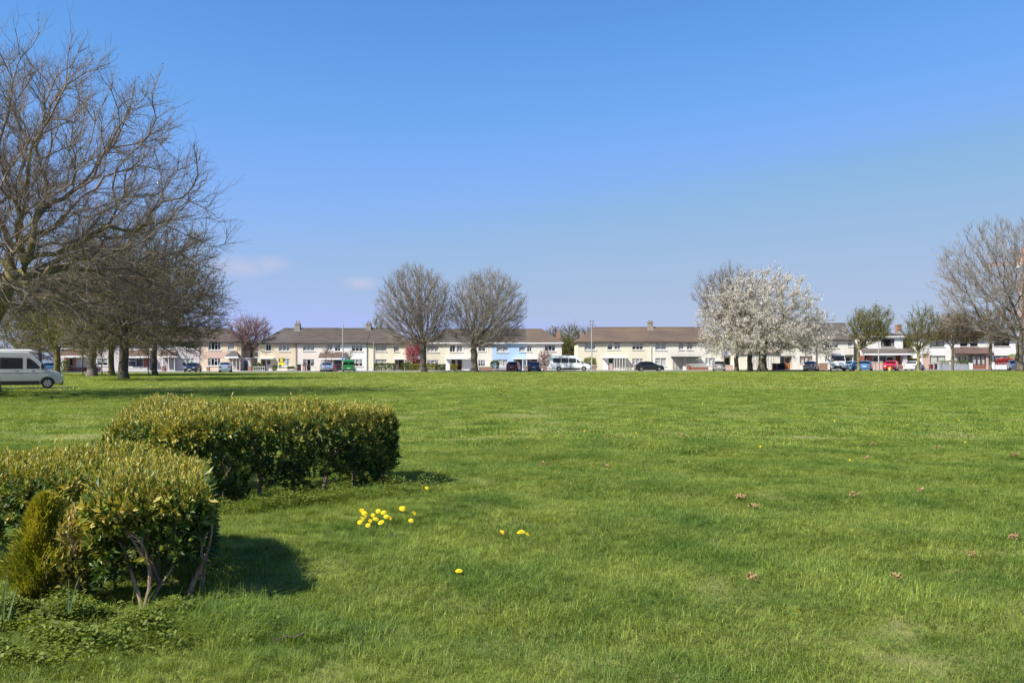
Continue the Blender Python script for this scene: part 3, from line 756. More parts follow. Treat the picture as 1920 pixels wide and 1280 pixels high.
def skeleton(base, trunk_pts, env, bf, rg, jitter=.0):
    """grow a branching skeleton: every point of the crown joins the nearest node, weighed against its path to the root"""
    P = [np.array(base, float)] + [np.array(p, float) for p in trunk_pts]
    par = [-1] + list(range(len(P) - 1)); path = [0.0]
    for i in range(1, len(P)): path.append(path[-1] + np.linalg.norm(P[i] - P[i - 1]))
    nt = len(P); P = np.array(P); fork = P[-1]
    n = len(env); best = np.full(n, 1e9); bi = np.zeros(n, int); done = np.zeros(n, bool)
    allP = np.concatenate([P, np.zeros((n, 3))]); par = np.concatenate([par, np.zeros(n, int)]); path = np.concatenate([path, np.zeros(n)])
    start = max(1, nt - 3)
    for j in range(start, nt):
        d = np.linalg.norm(env - allP[j], axis=1) + (nt - 1 - j) * .6
        c = d + bf * path[j]; u = c < best; best[u] = c[u]; bi[u] = j
    for s in range(n):
        i = int(np.argmin(np.where(done, 1e9, best))); done[i] = True
        k = nt + s; allP[k] = env[i]; par[k] = bi[i]; path[k] = path[bi[i]] + np.linalg.norm(env[i] - allP[bi[i]])
        d = np.linalg.norm(env - env[i], axis=1); c = d + bf * path[k]
        u = (c < best) & ~done; best[u] = c[u]; bi[u] = k
    return allP, par.astype(int), nt

def bark(name, col, lich, dark):
    return M(name, col, .95, .35, 3.0, bump=.7, col2=dark) if lich is None else M(name, lich, .95, .2, 1.6, bump=.7, col2=dark)
BARK_GREY = M('bark_grey_brown', (.17, .145, .115), .95, .3, 2.2, bump=.7, col2=(.075, .062, .05))
BARK_LICHEN = M('bark_lichen', (.27, .23, .09), .95, .25, 1.4, bump=.7, col2=(.075, .062, .048))
BARK_DARK = M('bark_dark', (.10, .085, .065), .95, .3, 2.5, bump=.7, col2=(.04, .034, .028))
TWIG_BROWN = M('twig_brown', (.225, .18, .14), .95, .25, 1.0)
TWIG_PALE = M('twig_pale', (.27, .24, .205), .95, .25, .6)
TWIG_PINK = M('twig_pinkish', (.25, .165, .155), .95, .25, .8)
TWIG_DARK = M('twig_dark', (.15, .122, .092), .95, .3, .8)
TWIG_OLIVE = M('twig_olive', (.185, .165, .085), .95, .3, .8)
L_OLIVE = leaf_mat('young_leaf_olive', [(0, (.10, .105, .025)), (.5, (.16, .155, .035)), (1, (.23, .20, .06))], .6, .4)
L_GREEN = leaf_mat('young_leaf_green', [(0, (.085, .10, .022)), (.6, (.15, .16, .04)), (1, (.22, .20, .07))], .6, .4)
L_BRONZE = leaf_mat('young_leaf_bronze', [(0, (.14, .10, .04)), (.6, (.20, .15, .05)), (1, (.24, .20, .07))], .6, .35)
L_WHITE = leaf_mat('blossom_white', [(0, (.34, .31, .31)), (.5, (.62, .595, .60)), (1, (.76, .735, .74))], .8, .3, .1)
L_RED = leaf_mat('blossom_red_pink', [(0, (.30, .05, .08)), (.5, (.46, .10, .15)), (1, (.58, .22, .25))], .8, .3, .1)
L_PINK = leaf_mat('bud_pink', [(0, (.30, .17, .16)), (1, (.45, .27, .25))], .8, .3, .1)
L_BUD = leaf_mat('bud_brown', [(0, (.15, .11, .07)), (1, (.22, .18, .10))], .8, .3, .1)

def tree(name, label, base, trunk_pts, center, radii, n, R0, r_tip, twigs, twig_len, bark_m, twig_m, bf=.45, zmin=None, droop=0.0, up=.35,
         leaves=None, n_leaf=0, leaf_size=.1, seed=1, group=None, smooth=2, cut=None, twig_r=None, cat='tree', power=.42, split_r=None, spread=.75, leaf_zmax=None, lean=None, flare=1.5, wob_amp=1.0):
    """a tree with its trunk and limbs in one part, its twigs in the crown, and leaves or blossom where it has them"""
    rg = np.random.default_rng(seed)
    base = np.array(base, float); center = np.array(center, float); radii = np.array(radii, float)
    d = unit(rg.normal(size=(n * 4, 3))); q = d * rg.random((n * 4, 1)) ** power
    # an uneven crown: the outline is pushed in and out by broad waves
    wob = 1 + wob_amp * (.13 * np.sin(d[:, 0] * 5 + seed) * np.cos(d[:, 2] * 4 + seed * 2) + .08 * np.sin(d[:, 1] * 9 + d[:, 2] * 7 + seed))
    E = center + q * radii * wob[:, None]
    if zmin is not None: E = E[E[:, 2] > zmin + rg.normal(0, .3, len(E))]
    if cut is not None: E = E[cut(E)]
    E = E[:n]
    P, par, nt = skeleton(base, trunk_pts, E, bf, rg)
    N = len(P)
    ch = np.bincount(par[1:], minlength=N)
    # smooth the chains
    for _ in range(smooth):
        s = np.zeros((N, 3)); np.add.at(s, par[1:], P[1:])
        avg = np.where(ch[:, None] > 0, s / np.maximum(ch, 1)[:, None], P)
        Q = P.copy(); idx = np.arange(nt, N); idx = idx[ch[idx] > 0]
        Q[idx] = P[idx] * .5 + .25 * P[par[idx]] + .25 * avg[idx]; P = Q
    if droop:
        rr = np.linalg.norm((P - center)[:, :2], axis=1) / radii[:2].mean(); P[nt:, 2] -= droop * rr[nt:] ** 2
    # radii by the pipe model
    tips = (ch == 0); cnt = np.zeros(N); cnt[tips] = 1
    for i in range(N - 1, 0, -1): cnt[par[i]] += cnt[i]
    p = math.log(max(cnt[0], 2)) / math.log(R0 / r_tip)
    rad = r_tip * cnt ** (1 / p)
    hgt = P[:nt, 2] - base[2]; rad[:nt] *= 1 + (flare - 1) * np.exp(-hgt / (1.1 * R0))
    root = empty(name, base, 0, label, cat, group)
    # main child keeps the parent's ring so that limbs run smoothly
    thr = split_r if split_r else max(R0 * .16, r_tip * 3)
    main = np.full(N, -1); order = np.argsort(cnt)
    for i in order:
        if par[i] >= 0: main[par[i]] = i
    dirn = np.zeros((N, 3)); dirn[1:] = unit(P[1:] - P[par[1:]]); dirn[0] = dirn[1]
    has = main >= 0
    ringdir = dirn.copy(); ringdir[has] = unit(dirn[has] + dirn[main[has]])
    def ring_mesh(sel, k):
        """tubes for edges sel (child indices)"""
        c = sel; a = par[c]; cont = main[a] == c
        X1, Y1 = frames(ringdir[c]); da = np.where(cont[:, None], ringdir[a], dirn[c]); X0, Y0 = frames(da)
        ra = np.where(cont, rad[a], np.minimum(rad[c] * 1.15, rad[a])); t = np.arange(k) * 2 * math.pi / k
        r0 = P[a][:, None] + (X0[:, None] * np.cos(t)[None, :, None] + Y0[:, None] * np.sin(t)[None, :, None]) * ra[:, None, None]
        r1 = P[c][:, None] + (X1[:, None] * np.cos(t)[None, :, None] + Y1[:, None] * np.sin(t)[None, :, None]) * rad[c][:, None, None]
        V = np.concatenate([r0, r1], 1).reshape(-1, 3); b = (np.arange(len(c)) * 2 * k)[:, None]
        return V, np.concatenate([b + np.array([[i, (i + 1) % k, k + (i + 1) % k, k + i]]) for i in range(k)])
    idx = np.arange(1, N); thick = rad[idx] > thr
    V, Fq = ring_mesh(idx[thick], 10)
    np_mesh('trunk', V, Fq, bark_m, root, smooth=True, origin=base)
    V, Fq = ring_mesh(idx[~thick], 4)
    parts = [(V, Fq)]
    # twigs
    cand = np.arange(nt, N)[rad[nt:] < thr * 1.3]
    if twigs:
        src = np.repeat(cand, twigs); m = len(src)
        t = rg.random((m, 1)); A = P[src] * (1 - t) + P[par[src]] * t
        rr = twig_r or r_tip
        out = unit((A - (center - np.array([0, 0, radii[2] * .5]))) / radii)
        D = unit(dirn[src] * .8 + out * .5 + rg.normal(0, spread, (m, 3)) * .6 + np.array([0, 0, up]))
        Ln = twig_len * (.5 + rg.random((m, 1)))
        B = A + D * Ln * .5 + rg.normal(0, .05, (m, 3)) * Ln
        D2 = unit(D + rg.normal(0, .35, (m, 3)) + np.array([0, 0, up * .4])); C = B + D2 * Ln * .5
        D3 = unit(D + rg.normal(0, .6, (m, 3))); C2 = B + D3 * Ln * .42
        one = np.ones(m)
        parts += [seg_tubes(A, B, rr * one, rr * .75 * one), seg_tubes(B, C, rr * .75 * one, rr * .35 * one), seg_tubes(B, C2, rr * .6 * one, rr * .3 * one)]
        tipsP = np.concatenate([B, C, C2]); tipsD = np.concatenate([D, D2, D3])
    else:
        tipsP, tipsD = P[cand], dirn[cand]
    off = 0; VV, FF = [], []
    for v, f in parts: VV.append(v); FF.append(f + off); off += len(v)
    np_mesh('crown', np.concatenate(VV), np.concatenate(FF), twig_m, root, origin=base)
    if leaves is not None:
        pool = np.arange(len(tipsP))
        if leaf_zmax is not None:
            w = np.clip((leaf_zmax - tipsP[:, 2]) / 2.0, .03, 1); pool = rg.choice(pool, n_leaf, p=w / w.sum())
        else: pool = rg.choice(pool, n_leaf)
        A = tipsP[pool] + rg.normal(0, leaf_size * .8, (n_leaf, 3)); D = unit(tipsD[pool] + rg.normal(0, .9, (n_leaf, 3)))
        V, Fq = petal_arrays(A, D, rg.normal(size=(n_leaf, 3)), leaf_size * (.6 + .8 * rg.random(n_leaf)), leaf_size * (.5 + .4 * rg.random(n_leaf)))
        lf = np_mesh('leaves' if leaves not in (L_WHITE, L_RED) else 'blossom', V, Fq, leaves, root, tint=np.repeat(rg.random(n_leaf), 4), origin=base)
        lf['kind'] = 'stuff'
    return root

def trunk_line(b, f, n=5, wob=.05, seed=0):
    rg = np.random.default_rng(seed); b, f = np.array(b, float), np.array(f, float)
    return [b + (f - b) * (i / n) + np.array([*rg.normal(0, wob, 2), 0]) * (i < n) for i in range(1, n + 1)]

def px_tree(name, label, bx, by_f, Y, cx0, cx1, cy0, cy1, depth=None, fx=None, **kw):
    """place a tree from what the photo shows: foot column, fork row, crown extent"""
    X = at(bx, 690, Y).x; base = (X, Y, g(X, Y) - .05)
    fork = at(fx if fx is not None else bx, by_f, Y)
    a, b = at(cx0, cy0, Y), at(cx1, cy1, Y)
    rx, rz = (b.x - a.x) / 2, (a.z - b.z) / 2
    c = ((a.x + b.x) / 2, Y, (a.z + b.z) / 2)
    tp = trunk_line(base, fork, 6, kw.pop('wob', .04), kw.get('seed', 1))
    return tree(name, label, base, tp, c, (rx, depth or rx, rz), **kw)

# the great bare tree at the left edge
X, Y = at(-36, 740, 41).x, 41.0
base = (X, Y, g(X, Y) - .05)
fork = at(-30, 612, 41)
c = at(-20, 372, 41)
tp = trunk_line(base, fork, 6, .05, 3) + [np.array(at(4, 560, 41)), np.array(at(20, 520, 41))]
tree('bare_tree', 'huge bare lichen-grown tree spreading in from the left edge of the lawn', base, tp, c, (11.0, 9.5, 8.0), n=3500, R0=.66, r_tip=.017, twigs=5, twig_len=1.1, spread=1.0,
     bark_m=BARK_LICHEN, twig_m=TWIG_BROWN, bf=.42, zmin=4.2, droop=1.6, up=.25, seed=11, twig_r=.0105, smooth=3, split_r=.075, leaves=L_BUD, n_leaf=9000, leaf_size=.07)
# trees along the side road, leafing out
px_tree('leafing_tree', 'dark ivy-grown tree in front with thick trunk in a tuft of grass', 232, 610, 75, 100, 412, 395, 668, n=1900, R0=.40, r_tip=.016, twigs=4, twig_len=1.1, bark_m=BARK_DARK, twig_m=TWIG_DARK,
        bf=.42, droop=1.6, zmin=3.0, seed=5, leaves=L_OLIVE, n_leaf=18000, leaf_size=.12, twig_r=.017, group='trees along the side road')
px_tree('leafing_tree', 'olive leafing tree with broad grey trunk left of the ivy-dark one', 172, 630, 94, 90, 262, 455, 668, n=900, R0=.46, r_tip=.02, twigs=4, twig_len=1.2, bark_m=BARK_GREY, twig_m=TWIG_OLIVE,
        bf=.4, droop=1.0, zmin=2.6, seed=6, leaves=L_GREEN, n_leaf=16000, leaf_size=.15, twig_r=.02, group='trees along the side road')
px_tree('leafing_tree', 'olive leafing tree whose pale trunk stands just left of the ivy-dark trunk', 209, 628, 100, 130, 300, 470, 668, n=700, R0=.32, r_tip=.02, twigs=4, twig_len=1.2, bark_m=BARK_LICHEN, twig_m=TWIG_OLIVE,
        bf=.4, droop=.8, zmin=2.8, seed=7, leaves=L_GREEN, n_leaf=11000, leaf_size=.15, twig_r=.02, group='trees along the side road')
px_tree('leafing_tree', 'tree with slim upright trunk right of the ivy-dark one, before the glass porch', 291, 625, 96, 205, 418, 475, 672, n=900, R0=.27, r_tip=.02, twigs=4, twig_len=1.2, bark_m=BARK_DARK, twig_m=TWIG_DARK,
        bf=.4, droop=1.2, zmin=2.8, seed=8, leaves=L_OLIVE, n_leaf=13000, leaf_size=.14, twig_r=.02, group='trees along the side road')
px_tree('leafing_tree', 'short leaning olive tree just right of the silver van', 107, 655, 98, 20, 180, 500, 672, n=700, R0=.36, r_tip=.02, twigs=4, twig_len=1.1, bark_m=BARK_LICHEN, twig_m=TWIG_OLIVE,
        bf=.4, droop=.6, zmin=2.6, seed=9, leaves=L_GREEN, n_leaf=12000, leaf_size=.15, twig_r=.02, group='trees along the side road')
px_tree('background_tree', 'greyish bare tree rising behind the roof of the silver van', 30, 650, 128, -45, 85, 520, 682, n=700, R0=.35, r_tip=.025, twigs=4, twig_len=1.5, bark_m=BARK_GREY, twig_m=TWIG_PALE, bf=.4, zmin=1.5, seed=21, twig_r=.028)
px_tree('background_tree', 'pinkish bare tree left of the brick-fronted house', 75, 655, 134, 40, 118, 560, 684, n=450, R0=.25, r_tip=.025, twigs=4, twig_len=1.3, bark_m=BARK_GREY, twig_m=TWIG_PINK, bf=.4, zmin=1.5, seed=22, twig_r=.028, leaves=L_PINK, n_leaf=2500, leaf_size=.18)
px_tree('pink_twigged_tree', 'round pinkish bare tree in the gap between the peach house and beige house', 471, 650, 146.5, 430, 508, 592, 660, n=420, R0=.24, r_tip=.022, twigs=5, twig_len=1.0, bark_m=BARK_DARK, twig_m=TWIG_PINK, bf=.5, zmin=3.6, seed=23, twig_r=.022, leaves=L_PINK, n_leaf=1800, leaf_size=.12)
# the pair in the middle
px_tree('bare_tree', 'left one of the two big round bare trees in front of the houses', 793, 645, 124, 706, 856, 496, 668, n=2000, R0=.50, r_tip=.019, twigs=4, twig_len=.95, spread=1.0, wob_amp=.35, bark_m=BARK_GREY, twig_m=TWIG_PALE, bf=.62, zmin=3.9, up=.5, seed=31, twig_r=.016, group='pair of bare trees before the terrace')
px_tree('bare_tree', 'right one of the two big round bare trees in front of the houses', 889, 648, 124, 836, 990, 504, 668, n=2000, R0=.50, r_tip=.019, twigs=4, twig_len=.95, spread=1.0, wob_amp=.35, bark_m=BARK_GREY, twig_m=TWIG_PALE, bf=.62, zmin=3.9, up=.5, seed=32, twig_r=.016, group='pair of bare trees before the terrace')
px_tree('red_cherry_tree', 'small cherry in red-pink blossom behind the left bare trunk', 775, 670, 141, 760, 792, 632, 680, n=160, R0=.12, r_tip=.02, twigs=4, twig_len=.6, bark_m=BARK_DARK, twig_m=TWIG_PINK, bf=.5, seed=33, leaves=L_RED, n_leaf=2600, leaf_size=.2)
px_tree('magnolia_bush', 'little pinkish bare shrub against the cream wall left of the minibus', 1021, 684, 140, 1008, 1033, 655, 688, n=140, R0=.08, r_tip=.018, twigs=3, twig_len=.5, bark_m=BARK_GREY, twig_m=TWIG_PINK, bf=.5, seed=34, leaves=L_PINK, n_leaf=500, leaf_size=.15, cat='shrub')
# the white cherry and its neighbours
px_tree('white_cherry_tree', 'great cherry covered in white blossom with the thickest trunk', 1430, 652, 122, 1303, 1556, 505, 716, n=1900, R0=.52, r_tip=.02, twigs=3, twig_len=.8, wob_amp=.7, spread=1.0, bark_m=BARK_DARK, twig_m=TWIG_DARK, bf=.45, zmin=3.2, droop=1.6, seed=41, twig_r=.02, leaves=L_WHITE, n_leaf=95000, leaf_size=.135, flare=1.9)
px_tree('cherry_tree', 'dark slim trunked cherry left of the thick cherry trunk', 1406, 655, 123, 1360, 1455, 560, 672, n=260, R0=.36, r_tip=.022, twigs=3, twig_len=.8, bark_m=BARK_DARK, twig_m=TWIG_DARK, bf=.5, zmin=3.2, seed=42, leaves=L_WHITE, n_leaf=5000, leaf_size=.19)
px_tree('bare_tree', 'brown bare tree showing above the left shoulder of the white cherry', 1381, 652, 127, 1303, 1440, 503, 640, n=800, R0=.32, r_tip=.022, twigs=4, twig_len=1.2, bark_m=BARK_GREY, twig_m=TWIG_BROWN, bf=.55, zmin=4.0, up=.5, seed=43, twig_r=.022, leaves=L_BUD, n_leaf=3000, leaf_size=.14)
# street trees to the right
px_tree('street_tree', 'leafing street tree with olive crown in front of the cream and white houses', 1610, 655, 119, 1590, 1672, 578, 648, n=300, R0=.20, r_tip=.022, twigs=4, twig_len=.9, bark_m=BARK_LICHEN, twig_m=TWIG_OLIVE, bf=.6, up=.8, seed=51, leaves=L_GREEN, n_leaf=5200, leaf_size=.16, group='street trees')
px_tree('street_tree', 'upright street tree with sparse leaf tufts before the white parked car', 1722, 655, 119, 1692, 1764, 575, 668, n=240, R0=.20, r_tip=.024, twigs=3, twig_len=.9, bark_m=BARK_LICHEN, twig_m=TWIG_OLIVE, bf=.65, up=.9, seed=52, leaves=L_GREEN, n_leaf=2300, leaf_size=.18, group='street trees')
px_tree('street_tree', 'bronze leafing street tree in front of the grey block garden wall', 1786, 652, 118.5, 1752, 1826, 582, 645, n=320, R0=.17, r_tip=.02, twigs=4, twig_len=.8, bark_m=BARK_GREY, twig_m=TWIG_BROWN, bf=.5, up=.5, seed=53, leaves=L_BRONZE, n_leaf=4200, leaf_size=.13, group='street trees')
px_tree('street_tree', 'fork-stemmed bronze street tree before the tiled porch of the white semi', 1857, 640, 118.5, 1800, 1905, 578, 648, n=360, R0=.19, r_tip=.02, twigs=4, twig_len=.8, bark_m=BARK_GREY, twig_m=TWIG_BROWN, bf=.5, up=.5, seed=54, leaves=L_BRONZE, n_leaf=4200, leaf_size=.13, group='street trees')
px_tree('bare_tree', 'tall bare tree at the right edge reaching far above the roofs', 1912, 640, 116, 1758, 2066, 402, 668, n=3000, R0=.50, r_tip=.019, twigs=5, twig_len=.95, spread=1.0, wob_amp=.6, bark_m=BARK_GREY, twig_m=TWIG_PALE, bf=.5, zmin=4.2, up=.4, seed=55, twig_r=.016)
# far trees behind the roofs
for i, (lab, bx, x0, x1, y0, y1, yy) in enumerate((('pale far tree left of the clay chimney pots', 1073, 1050, 1092, 610, 672, 215), ('pale far tree right of the clay chimney pots', 1102, 1084, 1122, 613, 672, 225),
        ('bare far tree in the gap right of the thick cream terrace', 1040, 1022, 1058, 612, 672, 220), ('dark evergreen in the gap beside the yellow cream house', 1064, 1054, 1076, 640, 690, 165),
        ('ochre leafing tree in the gap left of the white semi', 1706, 1694, 1722, 636, 690, 150), ('bare far tree above the roofs behind the pair of trees', 700, 680, 735, 598, 672, 190))):
    px_tree('background_tree', lab, bx, y1 - 18, yy, x0, x1, y0, y1, n=220, R0=.2, r_tip=.03, twigs=4, twig_len=1.3, bark_m=BARK_GREY, twig_m=TWIG_OLIVE if i != 3 else TWIG_DARK, bf=.5, seed=60 + i, twig_r=.035,
            leaves=L_GREEN if i in (3, 4) else L_BUD, n_leaf=2600 if i in (3, 4) else 1200, leaf_size=.28 if i != 3 else .35, group='trees behind the roofs')
# thin saplings
for i, (lab, px, top, Y) in enumerate((('thin bare sapling before the brick-fronted house', 155, 636, 100), ('thin dark sapling left of the ivy-dark trunk', 191, 630, 100), ('thin sapling beside the slim trunk before the glass porch', 278, 640, 104),
        ('thin dark sapling beside the peach house', 375, 635, 128), ('thin sapling in front of the blue-grey car', 611, 636, 127), ('thin sapling in front of the green van', 655, 655, 127))):
    px_tree('sapling', lab, px, (top + 690) / 2, Y, px - 9, px + 9, top, 672, n=36, R0=.055, r_tip=.014, twigs=2, twig_len=.6, bark_m=BARK_GREY, twig_m=TWIG_BROWN, bf=.9, up=.9, seed=80 + i, flare=1.1, group='saplings along the street')

# ---------------------------------------------------------------- vehicles
TYRE = M('tyre_rubber', (.018, .018, .018), .85, .2, 8)
RIM = M('wheel_alloy', (.45, .45, .46), .35, .1, 5, metal=.7)
TRIM = M('black_trim', (.022, .022, .024), .6, .15, 6)
LAMP = M('lamp_lens', (.62, .63, .65), .12, .05, 3, spec=.6)
REDLAMP = M('lamp_red', (.35, .015, .012), .15, .1, 3, spec=.6)
PLATE = M('plate_white', (.72, .72, .68), .5, .05, 3)
CARGLASS = glass('car_glass', (.008, .009, .011), .22)
CARGLASS.node_tree.nodes['Principled BSDF'].inputs['Specular IOR Level'].default_value = .3
def paint(name, c, metal=.35): return M('paint_' + name, c, .32, .05, .8, spec=.5, metal=metal, coat=.6)

SHAPES = {
    'hatch': dict(st=[(0, .40, .80), (.012, .49, .90), (.05, .545, .97), (.25, .66, 1), (.42, .955, 1), (.58, 1.0, 1), (.80, .965, 1), (.935, .70, 1), (.98, .64, .96), (1, .44, .9)], belt=.645, ws=(3, 4), rw=(6, 7), wheels=(.175, .80),
                  side=[(.335, .565), (.58, .80)], r=.21),
    'saloon': dict(st=[(0, .40, .80), (.012, .49, .90), (.05, .54, .97), (.25, .65, 1), (.40, .955, 1), (.54, 1.0, 1), (.70, .96, 1), (.85, .70, 1), (.975, .665, .96), (1, .46, .9)], belt=.64, ws=(3, 4), rw=(6, 7), wheels=(.18, .79),
                   side=[(.325, .53), (.545, .735)], r=.21),
    'van': dict(st=[(0, .27, .86), (.012, .36, .94), (.045, .43, .98), (.165, .52, 1), (.30, .89, 1), (.36, .985, 1), (.65, 1.0, 1), (.96, .995, 1), (.99, .97, .98), (1, .90, .97)], belt=.52, ws=(3, 4), rw=None, wheels=(.165, .76),
                side=[(.245, .40)], r=.145),
}
def loft_car(name, label, loc, rz, shape, body, L, W, H, cat='car', group='vehicles parked along the street', rear_windows=None, skirt=True, side=None, two_tone=None):
    S = SHAPES[shape]; st = S['st']; root = empty(name, loc, rz, label, cat, group)
    z0 = .115 * H if shape != 'van' else .11 * H; belt = S['belt'] * H; hw = W / 2
    def X(f): return L / 2 - f * L
    def ztop(f): return float(np.interp(f, [s[0] for s in st], [s[1] for s in st])) * H
    def wid(f): return float(np.interp(f, [s[0] for s in st], [s[2] for s in st])) * hw
    tum = .17 if shape != 'van' else .12
    def roofw(f):
        zt = ztop(f); return wid(f) * (1 - tum * max(0, zt - belt) / (H - belt) * 1.15)
    def side_y(f, z):
        zt = ztop(f); w = wid(f) * .985
        if z <= belt or zt <= belt: return w
        return w + (roofw(f) - w) * min(1, (z - belt) / max(zt - .05 - belt, .05))
    V, F = [], []; fr = sorted({s[0] for s in st} | {.12, .34, .5, .7, .88}); k = 13
    for f in fr:
        zt, w, wr = ztop(f), wid(f), roofw(f); bz = min(belt, zt - .06); x = X(f)
        half = [(.80 * w, z0), (.97 * w, z0 + .07), (w, z0 + (bz - z0) * .5), (.985 * w, bz), (wr, zt - .055), (wr * .88, zt), (0, zt + .025)]
        for y, z in half: V.append((x, y, z))
        for y, z in reversed(half[:-1]): V.append((x, -y, z))
    n = len(fr)
    for i in range(n - 1):
        for j in range(k - 1): a = i * k + j; F.append((a, a + 1, a + k + 1, a + k))
        F.append((i * k + k - 1, i * k, (i + 1) * k, (i + 1) * k + k - 1))
    F.append(tuple(range(k))[::-1]); F.append(tuple((n - 1) * k + j for j in range(k)))
    me = bpy.data.meshes.new('body'); me.from_pydata(V, [], F); me.update(); link_mesh('body', me, body, root, True, 28)
    def side_glass(fa, fb, nm='side_window'):
        for sgn in (1, -1):
            m = MB(); kk = 4; low, up_ = [], []
            for i in range(kk + 1):
                f = fa + (fb - fa) * i / kk; zt = max(ztop(f) - (.11 if shape != 'van' else .16 * H), belt + .06); zl = belt + .035
                low.append((X(f), sgn * (side_y(f, zl) + .008), zl)); up_.append((X(f), sgn * (side_y(f, zt) + .008), zt))
            for i in range(kk):
                q = [low[i], low[i + 1], up_[i + 1], up_[i]]; m.poly(q if sgn < 0 else q[::-1])
            m.build(nm, CARGLASS, root, True)
    for fa, fb in (side or S['side']): side_glass(fa, fb)
    def cross_glass(i, j, nm, t0=.08, t1=.92):
        fa, fb = st[i][0], st[j][0]
        m = MB(); dx = (X(fb) - X(fa)); dz = (ztop(fb) - ztop(fa)); nl = math.hypot(dx, dz); off = .016
        nx, nz = -dz / nl, dx / nl
        if nz < 0: nx, nz = -nx, -nz
        rows = []
        for t in (t0, (t0 + t1) / 2, t1):
            f = fa + (fb - fa) * t; w = roofw(f) * .86; z = ztop(f); x = X(f)
            rows.append([(x + nx * off, yy, z + nz * off + .025 * (1 - (yy / max(w, .01)) ** 2) ) for yy in (-w, -w * .5, 0, w * .5, w)])
        for a, b in zip(rows, rows[1:]):
            for q in range(4): m.poly([a[q], a[q + 1], b[q + 1], b[q]])
        m.build(nm, CARGLASS, root, True)
    cross_glass(*S['ws'], 'windscreen')
    if S['rw']: cross_glass(*S['rw'], 'rear_window')
    rw_ = S['r'] * H
    for f in S['wheels']:
        for sgn in (1, -1):
            y1 = sgn * (hw + .004); y0 = sgn * (hw - .20); x = X(f)
            arch = MB(); pts = []
            for a in range(9):
                t = math.pi * a / 8; pts.append((x + math.cos(t) * rw_ * 1.22, sgn * (hw + .002), rw_ + math.sin(t) * rw_ * 1.22))
            pts += [(x - rw_ * 1.22, sgn * (hw + .002), z0 + .02), (x + rw_ * 1.22, sgn * (hw + .002), z0 + .02)]
            arch.prism(pts if sgn < 0 else pts[::-1], (0, -sgn * .02, 0)).build('wheel_arch', TRIM, root)
            wh = MB().tube((x, y0, rw_), (x, y1 + sgn * .006, rw_), rw_, k=20).build('wheel', TYRE, root, True)
            rm = MB().tube((x, y1 - sgn * .02, rw_), (x, y1 + sgn * .012, rw_), rw_ * .64, k=16)
            rm.build('rim', RIM, wh, True)
            sp = MB()
            for a in range(5):
                t = 2 * math.pi * a / 5 + .3; c_, s_ = math.cos(t), math.sin(t)
                p = [(x + c_ * rw_ * r_ - s_ * w_, y1 + sgn * .015, rw_ + s_ * rw_ * r_ + c_ * w_) for r_, w_ in ((.2, -.02), (.58, -.035), (.58, .035), (.2, .02))]
                sp.poly(p if sgn < 0 else p[::-1])
            sp.build('spokes', TRIM, wh)
    van = shape == 'van'
    zl0, zl1 = (.42 * H, .50 * H) if not van else (.285 * H, .365 * H)
    for sgn in (1, -1):
        ya, yb = sorted((sgn * hw * .52, sgn * hw * .90))
        MB().box(X(.055), ya, zl0, X(.004) + .012, yb, zl1).build('headlight', LAMP, root, bevel=.02)
        if van: MB().box(X(1) - .012, *sorted((sgn * hw * .84, sgn * hw * .97))[:1], .38 * H, X(.985), sorted((sgn * hw * .84, sgn * hw * .97))[1], .60 * H).build('tail_light', REDLAMP, root, bevel=.01)
        else: MB().box(X(1.0) - .012, sorted((sgn * hw * .58, sgn * hw * .90))[0], .47 * H, X(.96), sorted((sgn * hw * .58, sgn * hw * .90))[1], .62 * H).build('tail_light', REDLAMP, root, bevel=.02)
        fm = st[S['ws'][0]][0] + .05; yy = side_y(fm, belt)
        MB().box(X(fm) - .09, min(sgn * yy, sgn * (yy + .19)), belt + .02, X(fm) + .07, max(sgn * yy, sgn * (yy + .19)), belt + (.16 if not van else .32)).build('wing_mirror', TRIM if van else body, root, bevel=.03)
    zg = .33 * H if not van else .195 * H
    MB().box(X(.02), -hw * (.45 if not van else .5), zg, X(0) + .010, hw * (.45 if not van else .5), zg + (.07 * H if not van else .10 * H)).build('grille', TRIM, root, bevel=.01)
    MB().box(X(0) + .011, -.26, .24 * H if not van else .14 * H, X(0) + .025, .26, (.24 * H if not van else .14 * H) + .11).build('number_plate', PLATE, root)
    MB().box(X(1) - .025, -.26, .40 * H if not van else .26 * H, X(1) - .011, .26, (.40 * H if not van else .26 * H) + .11).build('number_plate', PLATE, root)
    MB().box(X(.03), -hw * .90, z0 - .02, X(0) + .008, hw * .90, z0 + (.10 * H if not van else .085 * H)).build('bumper', TRIM, root, bevel=.03)
    MB().box(X(1) - .01, -hw * .90, z0 - .02, X(.97), hw * .90, z0 + .08 * H).build('bumper', TRIM, root, bevel=.03)
    if skirt:
        for sgn in (1, -1): MB().box(X(.74 if not van else .70), min(sgn * hw * .90, sgn * (hw + .006)), z0 - .02, X(.25), max(sgn * hw * .90, sgn * (hw + .006)), z0 + (.055 if not van else .10) * H).build('side_skirt', TRIM, root)
    for f in ((.42, .60) if not van else (.255, .425)):
        for sgn in (1, -1):
            MB().box(X(f + .075), min(sgn * hw, sgn * (hw + .02)), belt - .11, X(f + .045), max(sgn * hw, sgn * (hw + .02)), belt - .085).build('door_handle', TRIM, root)
    if rear_windows:
        for (ya, yb) in rear_windows:
            MB().box(X(1) - .014, ya * hw, .58 * H, X(.995), yb * hw, .82 * H).build('rear_window', CARGLASS, root)
    return root

